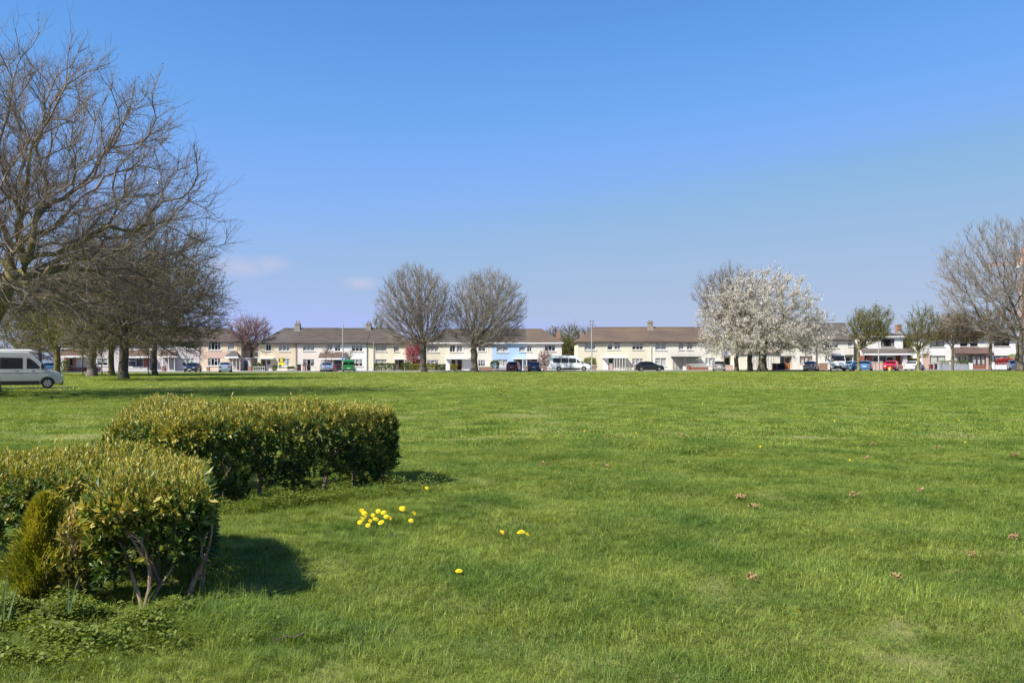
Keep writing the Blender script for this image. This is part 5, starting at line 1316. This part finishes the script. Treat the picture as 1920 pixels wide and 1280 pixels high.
# near hedge: a row along the left and a short arm coming forward, its front end nearest to us
near_boxes = [seg_box((-7.2, 6.5), (-2.6, 6.5), .95, .84, 56000), seg_box((-2.32, 5.30), (-2.84, 6.65), .66, .86, 32000)]
nh = empty('evergreen_hedge', pt(-2.38, 5.4), 0, 'clipped evergreen hedge nearest us at the left, its end bush on forked pale stems', 'hedge', 'clipped evergreen hedges on the lawn')
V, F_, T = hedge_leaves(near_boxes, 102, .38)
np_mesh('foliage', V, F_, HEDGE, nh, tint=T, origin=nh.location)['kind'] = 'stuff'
bx, by = -2.36, 5.27
for d0, L0, r0 in (((.16, .10, 1), .40, .0145), ((-.14, .12, 1), .36, .012), ((.34, .25, .8), .42, .008)):
    m = MB(nh.location); stem(m, pt(bx, by) + np.array([0, 0, .0]), d0, L0, r0, rgs); m.build('stem', STEM, nh, True)
for x, y in ((-2.15, 5.45), (-2.5, 5.9), (-2.2, 5.8), (-2.7, 6.3), (-3.2, 6.35), (-3.8, 6.4), (-4.5, 6.4), (-5.3, 6.4)):
    m = MB(nh.location); stem(m, pt(x, y), (rgs.normal(0, .15), rgs.normal(0, .12), 1), .36, .018, rgs); m.build('stem', STEM, nh, True)
# the larger single leaves that stick out of the end bush towards us
protoL = []
for i in range(4):
    V, F_ = leaf_arrays(np.zeros((1, 3)), np.array([[0, 0, 1.]]), np.array([[0, -1., 0]]), .074 + .008 * i, .027 + .002 * i, fold=.12 + .06 * i)
    me = bpy.data.meshes.new('leaf'); me.from_pydata(V.tolist(), [], F_.tolist()); me.materials.append(HEDGE)
    a = me.attributes.new('tint', 'FLOAT', 'POINT'); a.data.foreach_set('value', np.full(len(V), (.42, .55, .64, .72)[i], np.float32)); protoL.append(me)
c, hx, hy, hz, ang, _ = near_boxes[1]; ca, sa = math.cos(ang), math.sin(ang)
for i in range(280):
    P, Nn, _, f = box_points(1, hx, hy, hz, rgs, inward=.01)
    while f[0] in (0, 4) or P[0, 2] < .42: P, Nn, _, f = box_points(1, hx, hy, hz, rgs, inward=.01)
    p_, n_ = P[0], Nn[0]
    w = Vector((ca * p_[0] - sa * p_[1], sa * p_[0] + ca * p_[1], p_[2])) + Vector(c); nw = Vector((ca * n_[0] - sa * n_[1], sa * n_[0] + ca * n_[1], n_[2]))
    lo = bpy.data.objects.new('leaf', protoL[i % 4]); COL.objects.link(lo); lo.parent = nh; lo.location = w - nh.location
    d = (nw * .7 + Vector((rgs.normal(0, .45), rgs.normal(0, .45), .5 + rgs.normal(0, .45)))).normalized()
    lo.rotation_euler = d.to_track_quat('Z', 'Y').to_euler()

# golden conifer
CON = leaf_mat('golden_conifer', [(0, (.10, .05, .02)), (.2, (.06, .08, .012)), (.5, (.15, .17, .018)), (.8, (.29, .29, .03)), (1, (.38, .33, .045))], .6, .2, .2)
rg = np.random.default_rng(77); n = 15000
cb = pt(-3.12, 5.55); root = empty('golden_conifer', cb, 0, 'small golden cone-shaped conifer before the near hedge', 'conifer')
t = rg.random(n) ** .8; th = rg.random(n) * 2 * math.pi
lob = 1 + .2 * np.sin(3 * th + 9 * t) + .16 * np.sin(5 * th - 14 * t) + .1 * np.sin(11 * th + 23 * t)
r = .205 * np.interp(t, [0, .15, .38, .65, .85, .95, 1], [.5, .8, 1, .74, .45, .25, .05]) * lob * (1 - .5 * rg.random(n) ** 2)
P = np.stack([r * np.cos(th), r * np.sin(th), .05 + t * .72], 1) + cb
out = np.stack([np.cos(th), np.sin(th), np.zeros(n)], 1)
D = out * .7 + np.array([0, 0, 1.]) + rg.normal(0, .3, (n, 3)); S_ = np.cross(out, [0, 0, 1.])
V, F_ = leaf_arrays(P, D, S_ + rg.normal(0, .4, (n, 3)), rg.uniform(.025, .062, n), rg.uniform(.007, .013, n))
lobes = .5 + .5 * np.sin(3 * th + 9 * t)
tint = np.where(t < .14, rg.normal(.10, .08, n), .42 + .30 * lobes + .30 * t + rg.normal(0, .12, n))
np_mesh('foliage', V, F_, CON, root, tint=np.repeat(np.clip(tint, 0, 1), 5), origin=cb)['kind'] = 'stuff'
m = MB(root.location); stem(m, cb, (0, 0, 1), .4, .018, rgs, 2); m.build('trunk', STEM, root, True)

# variegated shrub behind it
VAR = leaf_mat('variegated_leaf', [(0, (.03, .05, .012)), (.5, (.12, .13, .03)), (.75, (.34, .27, .06)), (1, (.48, .40, .16))], .4, .25)
vb = pt(-2.86, 5.45); root = empty('variegated_shrub', vb, 0, 'small yellow-edged shrub between the conifer and the end bush', 'shrub')
n = 1500; d = unit(rg.normal(size=(n, 3))); P = vb + np.array([0, 0, .38]) + d * np.array([.13, .12, .34]) * rg.random((n, 1)) ** .5; P = P[P[:, 2] > vb[2] + .08]; n = len(P)
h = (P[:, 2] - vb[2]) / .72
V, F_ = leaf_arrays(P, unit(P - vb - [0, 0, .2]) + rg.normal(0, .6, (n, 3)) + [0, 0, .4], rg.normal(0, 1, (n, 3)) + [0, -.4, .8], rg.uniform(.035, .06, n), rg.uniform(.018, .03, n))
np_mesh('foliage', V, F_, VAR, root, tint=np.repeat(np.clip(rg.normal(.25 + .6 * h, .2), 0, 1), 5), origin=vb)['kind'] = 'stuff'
m = MB(root.location); stem(m, vb, (.05, 0, 1), .4, .012, rgs); m.build('stem', STEM, root, True)

# low weeds below the hedges
WEED = leaf_mat('weed_leaf', [(0, (.06, .095, .014)), (.5, (.13, .18, .025)), (1, (.23, .27, .045))], .6, .4)
spots = []
def weeds(cx, cy, sx, sy, n, h, ang=0.0):
    a = rg.normal(0, 1, (n, 2)) * [sx, sy]; ca, sa = math.cos(ang), math.sin(ang)
    x, y = cx + a[:, 0] * ca - a[:, 1] * sa, cy + a[:, 0] * sa + a[:, 1] * ca
    lump = .55 + .45 * np.sin(x * 9 + 2 * np.sin(y * 7)) * np.cos(y * 8 + x * 3)
    spots.append(np.stack([x, y, G(x, y) + h * lump * rg.random(n) ** .4], 1))
weeds(-2.75, 4.8, .42, .25, 17000, .19); weeds(-3.2, 5.2, .35, .17, 6000, .17); weeds(-2.15, 5.2, .28, .18, 3600, .13); weeds(-2.5, 9.35, .95, .16, 9000, .17, .62); weeds(-1.55, 10.6, .25, .2, 2200, .22); weeds(-3.3, 8.9, .3, .2, 2200, .14)
P = np.concatenate(spots); n = len(P); th = rg.random(n) * 2 * math.pi
D = np.stack([np.cos(th), np.sin(th), rg.uniform(-.1, .8, n)], 1)
V, F_ = leaf_arrays(P, D, rg.normal(0, .4, (n, 3)) + [0, 0, 1], rg.uniform(.016, .036, n), rg.uniform(.012, .024, n), fold=.08)
tag(np_mesh('weeds', V, F_, WEED, tint=np.repeat(rg.random(n), 5)), 'low leafy weeds growing at the foot of the hedges', 'weeds', kind='stuff')

# daffodil leaves, out of flower
DAFF = M('daffodil_leaf', (.08, .13, .05), .5, .2, 20, spec=.4)
DAFF_PALE = M('daffodil_leaf_pale', (.38, .44, .30), .5, .2, 20, spec=.4)
def strap(p, d, L, w, bend, mat, parent, o, name='leaf'):
    V, F_ = [], []; p = Vector(p); d = Vector(d).normalized(); s_ = d.cross(Vector((0, 0, 1))).normalized() if abs(d.z) < .99 else Vector((1, 0, 0)); n = 7
    for i in range(n + 1):
        ww = w * (1 - (i / n) ** 3) * .5 + .0008
        mid = d.cross(s_) * ww * .5
        V += [tuple(p - s_ * ww - o), tuple(p + mid - o), tuple(p + s_ * ww - o)]
        p = p + d * L / n; d = (d + Vector((bend[0], bend[1], -bend[2])) * (i / n)).normalized()
    for i in range(n):
        b = i * 3; F_ += [(b, b + 1, b + 4, b + 3), (b + 1, b + 2, b + 5, b + 4)]
    me = bpy.data.meshes.new(name); me.from_pydata(V, [], F_); me.update(); link_mesh(name, me, mat, parent, True)
for lab, x, y, lst in (
    ('clump of grey-green daffodil leaves at the bottom left, some bent over pale', -2.60, 4.86, (((.02, 0, 1), .34, 0, .0), ((.12, .05, 1), .36, .1, .1), ((-.5, -.1, .9), .30, -.2, .3), ((-.45, -.55, .35), .20, -.1, .35), ((.35, -.4, .4), .17, .1, .3), ((-.8, .1, .7), .28, -.2, .2))),
    ('taller clump of daffodil leaves at the left edge before the conifer', -2.97, 4.84, (((.05, 0, 1), .40, .05, .05), ((-.3, .1, 1), .36, -.1, .1), ((.3, -.1, 1), .33, .15, .1), ((-.7, -.1, .8), .30, -.2, .2), ((.1, .3, 1), .3, 0, .1)))):
    b = pt(x, y); dr = empty('daffodil_plant', b, 0, lab, 'plant', 'daffodil clumps')
    for i, (d, L, bx_, bz_) in enumerate(lst):
        strap(b + np.array([rg.normal(0, .015), rg.normal(0, .015), .01]), d, L * 1.0, .014, (bx_, 0, bz_), DAFF_PALE if i in (3, 4) and x > -2.7 else DAFF, dr, Vector(b))

# dandelions
PETAL = M('dandelion_yellow', (.86, .64, .018), .7, .1, 60)
DSTEM = M('dandelion_stem', (.16, .22, .06), .6, .15, 30)
def dandelion_meshes(r):
    V, F_ = [], []
    for ring, (rr, z, k, dz) in enumerate(((1.0, .0, 18, -.10), (.72, .16, 15, .05), (.42, .28, 11, .12))):
        for i in range(k):
            t = 2 * math.pi * (i + .5 * ring) / k; w = math.pi / k * .95; b = len(V)
            V += [(0, 0, (z - .05) * r), (math.cos(t - w) * rr * r * .75, math.sin(t - w) * rr * r * .75, z * r), (math.cos(t) * rr * r, math.sin(t) * rr * r, (z + dz) * r), (math.cos(t + w) * rr * r * .75, math.sin(t + w) * rr * r * .75, z * r)]
            F_ += [(b, b + 1, b + 2, b + 3)]
    me = bpy.data.meshes.new('flower_head'); me.from_pydata(V, [], F_); me.materials.append(PETAL); return me
head = dandelion_meshes(.031)
stm = MB().tube((0, 0, 0), (.004, .003, 1), .0028, .0022, 6); sme = bpy.data.meshes.new('stem'); sme.from_pydata(stm.V, [], stm.F); sme.materials.append(DSTEM)
def dandelion(px, py, label, group, h=.09, s=1.0):
    Y = 1.6 * F_PX / (py - 680) if py < 1250 else 4.3
    for _ in range(4):
        q = at(px, py, Y); Y *= (EYE - g(q.x, Y) - h) / max(EYE - q.z, .1)
    q = at(px, py, Y); z = g(q.x, Y)
    root = empty('dandelion', (q.x, Y, z), rg.normal(0, .5), label, 'dandelion', group)
    a = bpy.data.objects.new('flower_head', head); b = bpy.data.objects.new('stem', sme)
    for o_ in (a, b): COL.objects.link(o_); o_.parent = root
    a.location = (.004, .003, h); a.scale = (s,) * 3; a.rotation_euler = (rg.normal(0, .2) + .5, rg.normal(0, .25), rg.random()); b.scale = (1, 1, h)
ORD = 'first second third fourth fifth sixth seventh eighth ninth tenth eleventh twelfth thirteenth fourteenth fifteenth sixteenth seventeenth eighteenth nineteenth twentieth twenty-first twenty-second twenty-third twenty-fourth twenty-fifth twenty-sixth twenty-seventh'.split()
def z7(x, y): return 600 + x / 3.556, 900 + y / 3.556
def z8(x, y): return 1100 + x / 2.207, 700 + y / 2.207
for i, (x, y) in enumerate(sorted(((278, 203), (293, 219), (285, 257), (263, 280), (316, 299), (333, 271), (352, 233), (368, 258), (385, 206), (403, 280), (437, 241), (466, 252), (420, 214), (300, 240)))):
    dandelion(*z7(x, y), f'yellow dandelion in the dense clump before the far hedge, {ORD[i]} from its left', 'dandelions of the dense clump', h=.15, s=rg.uniform(.8, 1.1))
for x, y, lab in ((547, 187, 'large dandelion alone just above right of the dense clump'), (627, 222, 'upper one of two dandelions right of the dense clump'), (604, 267, 'lower one of two dandelions right of the dense clump'),
                  (712, 52, 'dandelion at the edge of the far hedge shadow'), (1337, 345, 'larger one of a pair of dandelions out on the lawn'), (1381, 360, 'smaller one of a pair of dandelions out on the lawn'),
                  (1216, 345, 'fading dandelion left of the pair on the lawn'), (922, 603, 'half-closed dandelion low in the grass below the clump')):
    dandelion(*z7(x, y), lab, 'single dandelions near the clump', h=.085 if x != 922 else .05, s=1.3 if x in (547, 1337) else .95)
for i, (x, y) in enumerate(sorted(((1565, 283), (873, 983), (1287, 203), (712, 203), (718, 300), (1555, 150), (1327, 212), (205, 246), (1090, 358), (1540, 192), (1215, 213), (815, 213), (1790, 192), (1025, 195), (1152, 160), (480, 125), (1705, 137), (20, 120), (250, 110)), key=lambda q: -q[1])):
    dandelion(*z8(x, y), f'lone yellow dandelion on the open lawn to the right, {ORD[i]} nearest to us', 'dandelions scattered over the lawn', h=.055, s=.7 if y < 600 else .6)
for i, (x, y) in enumerate(sorted(((988, 838), (1000, 894), (1422, 793), (1096, 809), (905, 770)), key=lambda q: -q[1])):
    dandelion(x, y, f'lone yellow dandelion on the middle of the lawn, {ORD[i]} nearest to us', 'dandelions on the middle of the lawn', h=.055, s=.7)

# dry leaf clumps lying in the grass
DRY = leaf_mat('dry_leaf', [(0, (.17, .10, .05)), (.5, (.32, .20, .10)), (1, (.42, .30, .16))], .85, .1, .15)
dry_me = []
for i in range(4):
    n = 34; th = rg.random(n) * 6.28; rr = .07 * rg.random(n) ** .6
    P = np.stack([rr * np.cos(th), rr * np.sin(th) * .8, .035 + .03 * rg.random(n)], 1); D = np.stack([np.cos(th + 1), np.sin(th + 1), rg.normal(.1, .35, n)], 1)
    V, F_ = leaf_arrays(P, D, rg.normal(0, .5, (n, 3)) + [0, 0, 1], rg.uniform(.04, .08, n), rg.uniform(.014, .032, n))
    me = bpy.data.meshes.new('dry_leaf_clump'); me.from_pydata(V.tolist(), [], F_.tolist()); me.materials.append(DRY)
    a = me.attributes.new('tint', 'FLOAT', 'POINT'); a.data.foreach_set('value', np.repeat(rg.random(n), 5).astype(np.float32)); dry_me.append(me)
dry = [z8(*q) for q in ((1105, 512), (1380, 488), (1275, 838), (1597, 765), (680, 875), (1185, 292), (1155, 345), (1455, 313), (1765, 352), (640, 508), (690, 545), (85, 262), (140, 272), (393, 265), (265, 203), (448, 203), (80, 390), (690, 237), (757, 250), (1772, 710))] + [(1020, 872), (1135, 822), (1055, 820), (872, 738), (942, 997), (965, 790)]
for i, (x, y) in enumerate(sorted(dry, key=lambda q: -q[1])):
    Y = 1.58 * F_PX / (y + ROLL * (x - 960) - 680); q = at(x, y, Y)
    o_ = bpy.data.objects.new('dry_leaf_clump', dry_me[i % 4]); COL.objects.link(o_); o_.location = (q.x, Y, g(q.x, Y) + .004); o_.rotation_euler = (0, 0, rg.random() * 6); sc_ = rg.uniform(.45, .85) * (1.0 if y < 960 else .7); o_.scale = (sc_, sc_, 1)
    tag(o_, f'small tan clump of dry leaves in the lawn, {ORD[i]} nearest to us', 'dry leaves', 'dry leaf clumps on the lawn')
# a broken twig on the grass
Y = 4.75; b = at(545, 1196, Y); tw = empty('fallen_twig', (b.x, Y, g(b.x, Y)), .3, 'dark broken twig lying in the grass at the bottom', 'twig')
m = MB(); pts = [(-.09, -.01, .045), (-.03, .01, .055), (.03, .0, .05), (.1, .04, .07)]
for p0, p1 in zip(pts, pts[1:]): m.tube(p0, p1, .007, .006, 6)
m.tube(pts[1], (-.05, .06, .07), .004, .002, 5); m.tube(pts[2], (.06, -.03, .075), .004, .002, 5); m.build('stick', BARK_DARK, tw, True)

# ---------------------------------------------------------------- grass
def grass_material():
    m = bpy.data.materials.new('grass_blade'); m.use_nodes = True
    nt = m.node_tree; L = nt.links; p = nt.nodes['Principled BSDF']; out = nt.nodes['Material Output']
    geo = node(nt, 'ShaderNodeNewGeometry'); a = node(nt, 'ShaderNodeAttribute', attribute_name='tint')
    n1 = node(nt, 'ShaderNodeTexNoise'); n1.inputs['Scale'].default_value = .9; n1.inputs['Detail'].default_value = 5; n1.inputs['Roughness'].default_value = .6
    L.new(geo.outputs['Position'], n1.inputs['Vector'])
    r1 = node(nt, 'ShaderNodeValToRGB'); e = r1.color_ramp.elements; e[0].position = .32; e[0].color = (.088, .162, .022, 1); e[1].position = .68; e[1].color = (.232, .302, .053, 1)
    L.new(n1.outputs['Fac'], r1.inputs['Fac'])
    r2 = node(nt, 'ShaderNodeValToRGB'); e = r2.color_ramp.elements; e[0].position = 0; e[0].color = (.6, .66, .6, 1); e[1].position = .9; e[1].color = (1.3, 1.22, 1.15, 1)
    x = e.new(1.0); x.color = (2.3, 1.7, 1.9, 1)
    L.new(a.outputs['Fac'], r2.inputs['Fac'])
    mu = node(nt, 'ShaderNodeMixRGB', blend_type='MULTIPLY'); mu.inputs['Fac'].default_value = 1; L.new(r1.outputs[0], mu.inputs['Color1']); L.new(r2.outputs[0], mu.inputs['Color2'])
    L.new(mu.outputs[0], p.inputs['Base Color']); p.inputs['Roughness'].default_value = .5; p.inputs['Specular IOR Level'].default_value = .3
    t = node(nt, 'ShaderNodeBsdfTranslucent'); br = node(nt, 'ShaderNodeMixRGB', blend_type='MULTIPLY'); br.inputs['Fac'].default_value = 1; br.inputs['Color2'].default_value = (1.5, 1.35, .7, 1)
    L.new(mu.outputs[0], br.inputs['Color1']); L.new(br.outputs[0], t.inputs['Color'])
    mx = node(nt, 'ShaderNodeMixShader'); mx.inputs['Fac'].default_value = .36; L.new(p.outputs[0], mx.inputs[1]); L.new(t.outputs[0], mx.inputs[2]); L.new(mx.outputs[0], out.inputs['Surface'])
    return m
GRASS = grass_material()
def blades(n, rad, h, w, bend, seed):
    rg = np.random.default_rng(seed)
    a = rg.normal(0, rad * .5, (n, 2)); P = np.concatenate([a, np.full((n, 1), -.01)], 1); nc = max(4, n // 22); cc = rg.normal(0, rad * .5, (nc, 2)); cl = np.argmin(((a[:, None] - cc[None]) ** 2).sum(-1), 1)
    th = (rg.random(nc) * 6.283)[cl] + rg.normal(0, .75, n); hc = rg.uniform(.72, 1.35, nc)[cl]
    D = np.stack([np.cos(th), np.sin(th), np.zeros(n)], 1); S_ = np.stack([-np.sin(th + rg.normal(0, .6, n)), np.cos(th), np.zeros(n)], 1)
    H = (h * hc * rg.lognormal(0, .25, n))[:, None]; B = (bend * rg.random(n) ** .8)[:, None]; W = (w * rg.uniform(.7, 1.3, n))[:, None]; U = np.array([0, 0, 1.])
    m1 = P + U * H * .55 + D * H * B * .3; tip = P + U * H * (1 - .35 * B) + D * H * B * 1.1
    V = np.stack([P - S_ * W * .5, P + S_ * W * .5, m1 - S_ * W * .42, m1 + S_ * W * .42, tip], 1).reshape(-1, 3); i = (np.arange(n) * 5)[:, None]
    F3 = np.concatenate([i + [[0, 1, 3]], i + [[0, 3, 2]], i + [[2, 3, 4]]])
    return V, F3, np.repeat(rg.random(n), 5)
protos = []
for k, (n, rad, h, w, bend, spot_) in enumerate(((1500, .36, .036, .0030, 1.3, (-.3, 5.2)), (1300, .36, .046, .0032, 1.5, (.9, 5.6)), (1500, 1.3, .05, .011, 1.5, (4.2, 22)), (230, .13, .15, .0034, 1.5, (-1.95, 5.0)), (700, 2.6, .06, .034, 1.5, (9., 44)))):
    V, F3, T = blades(n, rad, h, w, bend, 200 + k)
    T = T if k not in (2, 4) else T * .55 + (.47 if k == 4 else .38)  # distant blades tinted paler: drier grass plus painted-in sunlit tips of a grazing view
    o_ = np_mesh('grass', V, F3, GRASS, tint=T); o_.location = (*spot_, g(*spot_)); protos.append(tag(o_, kind='stuff'))
pts, idx, scl = [], [], []
def grid_points(y0, y1, step, kinds, s0, s1, margin=1.5):
    ysg = np.arange(y0, y1, step)
    for yy in ysg:
        hw_ = yy * .64 + margin; n = int(2 * hw_ / step); x = np.linspace(-hw_, hw_, n) + rg.uniform(-.5, .5, n) * step; y = yy + rg.uniform(-.5, .5, n) * step
        lump = np.sin(x * 1.3 + 2 * np.sin(y * .9)) * np.cos(y * 1.7 + .6 * x) + .6 * np.sin(x * 3.1 + y * 2.3)
        pts.append(np.stack([x, y, G(x, y)], 1)); idx.append(rg.choice(kinds, n)); scl.append(np.clip(rg.uniform(s0, s1, n) + .16 * lump, .55, 1.7))
grid_points(3.0, 17, .27, [0, 1], .75, 1.15); grid_points(16, 48, .95, [2], .8, 1.15, 3); grid_points(46, 118, 2.1, [4], .7, 1.1, 4)
def tufts(cx, cy, sx, sy, n, s0, s1, ang=0.0):
    a = rg.normal(0, 1, (n, 2)) * [sx, sy]; ca, sa = math.cos(ang), math.sin(ang); x, y = cx + a[:, 0] * ca - a[:, 1] * sa, cy + a[:, 0] * sa + a[:, 1] * ca
    pts.append(np.stack([x, y, G(x, y)], 1)); idx.append(np.full(n, 3)); scl.append(rg.uniform(s0, s1, n))
tufts(-1.85, 5.0, .25, .16, 60, .6, 1.1); tufts(-2.3, 4.55, .5, .12, 30, .4, .7); tufts(-2.2, 9.55, .9, .14, 90, .5, .9, .62); tufts(-1.2, 8.6, .5, .4, 60, .4, .6); tufts(-1.6, 4.4, .6, .25, 50, .35, .55); tufts(-2.0, 7.6, .5, .6, 80, .35, .6)
for tx, ty, n in ((at(232, 713, 75).x, 75, 60), (X if False else at(-20, 740, 41).x, 41, 60)): tufts(tx, ty - .3, .9, .5, n, 1.2, 2.2)
P = np.concatenate(pts); me = bpy.data.meshes.new('grass'); me.vertices.add(len(P)); me.vertices.foreach_set('co', P.astype(np.float32).ravel())
for nm, ty, arr in (('pick', 'INT', np.concatenate(idx).astype(np.int32)), ('size', 'FLOAT', np.concatenate(scl).astype(np.float32)), ('turn', 'FLOAT', (rg.random(len(P)) * 6.283).astype(np.float32))):
    a = me.attributes.new(nm, ty, 'POINT'); a.data.foreach_set('value', arr)
lawn = bpy.data.objects.new('grass', me); COL.objects.link(lawn); tag(lawn, kind='stuff')
ng = bpy.data.node_groups.new('grass_scatter', 'GeometryNodeTree')
ng.interface.new_socket('Geometry', in_out='INPUT', socket_type='NodeSocketGeometry'); ng.interface.new_socket('Geometry', in_out='OUTPUT', socket_type='NodeSocketGeometry')
gi, go = ng.nodes.new('NodeGroupInput'), ng.nodes.new('NodeGroupOutput')
inst = ng.nodes.new('GeometryNodeInstanceOnPoints'); inst.inputs['Pick Instance'].default_value = True
join = ng.nodes.new('GeometryNodeJoinGeometry')
for o_ in reversed(protos):
    oi = ng.nodes.new('GeometryNodeObjectInfo'); oi.inputs['Object'].default_value = o_; oi.inputs['As Instance'].default_value = True; ng.links.new(oi.outputs['Geometry'], join.inputs[0])
def named(nm, ty):
    n = ng.nodes.new('GeometryNodeInputNamedAttribute'); n.data_type = ty; n.inputs['Name'].default_value = nm; return n.outputs['Attribute']
rot = ng.nodes.new('ShaderNodeCombineXYZ'); ng.links.new(named('turn', 'FLOAT'), rot.inputs['Z'])
e2r = ng.nodes.new('FunctionNodeEulerToRotation'); ng.links.new(rot.outputs[0], e2r.inputs[0])
ng.links.new(gi.outputs[0], inst.inputs['Points']); ng.links.new(join.outputs[0], inst.inputs['Instance']); ng.links.new(named('pick', 'INT'), inst.inputs['Instance Index'])
ng.links.new(e2r.outputs[0], inst.inputs['Rotation']); ng.links.new(named('size', 'FLOAT'), inst.inputs['Scale']); ng.links.new(inst.outputs[0], go.inputs[0])
lawn.modifiers.new('scatter', 'NODES').node_group = ng
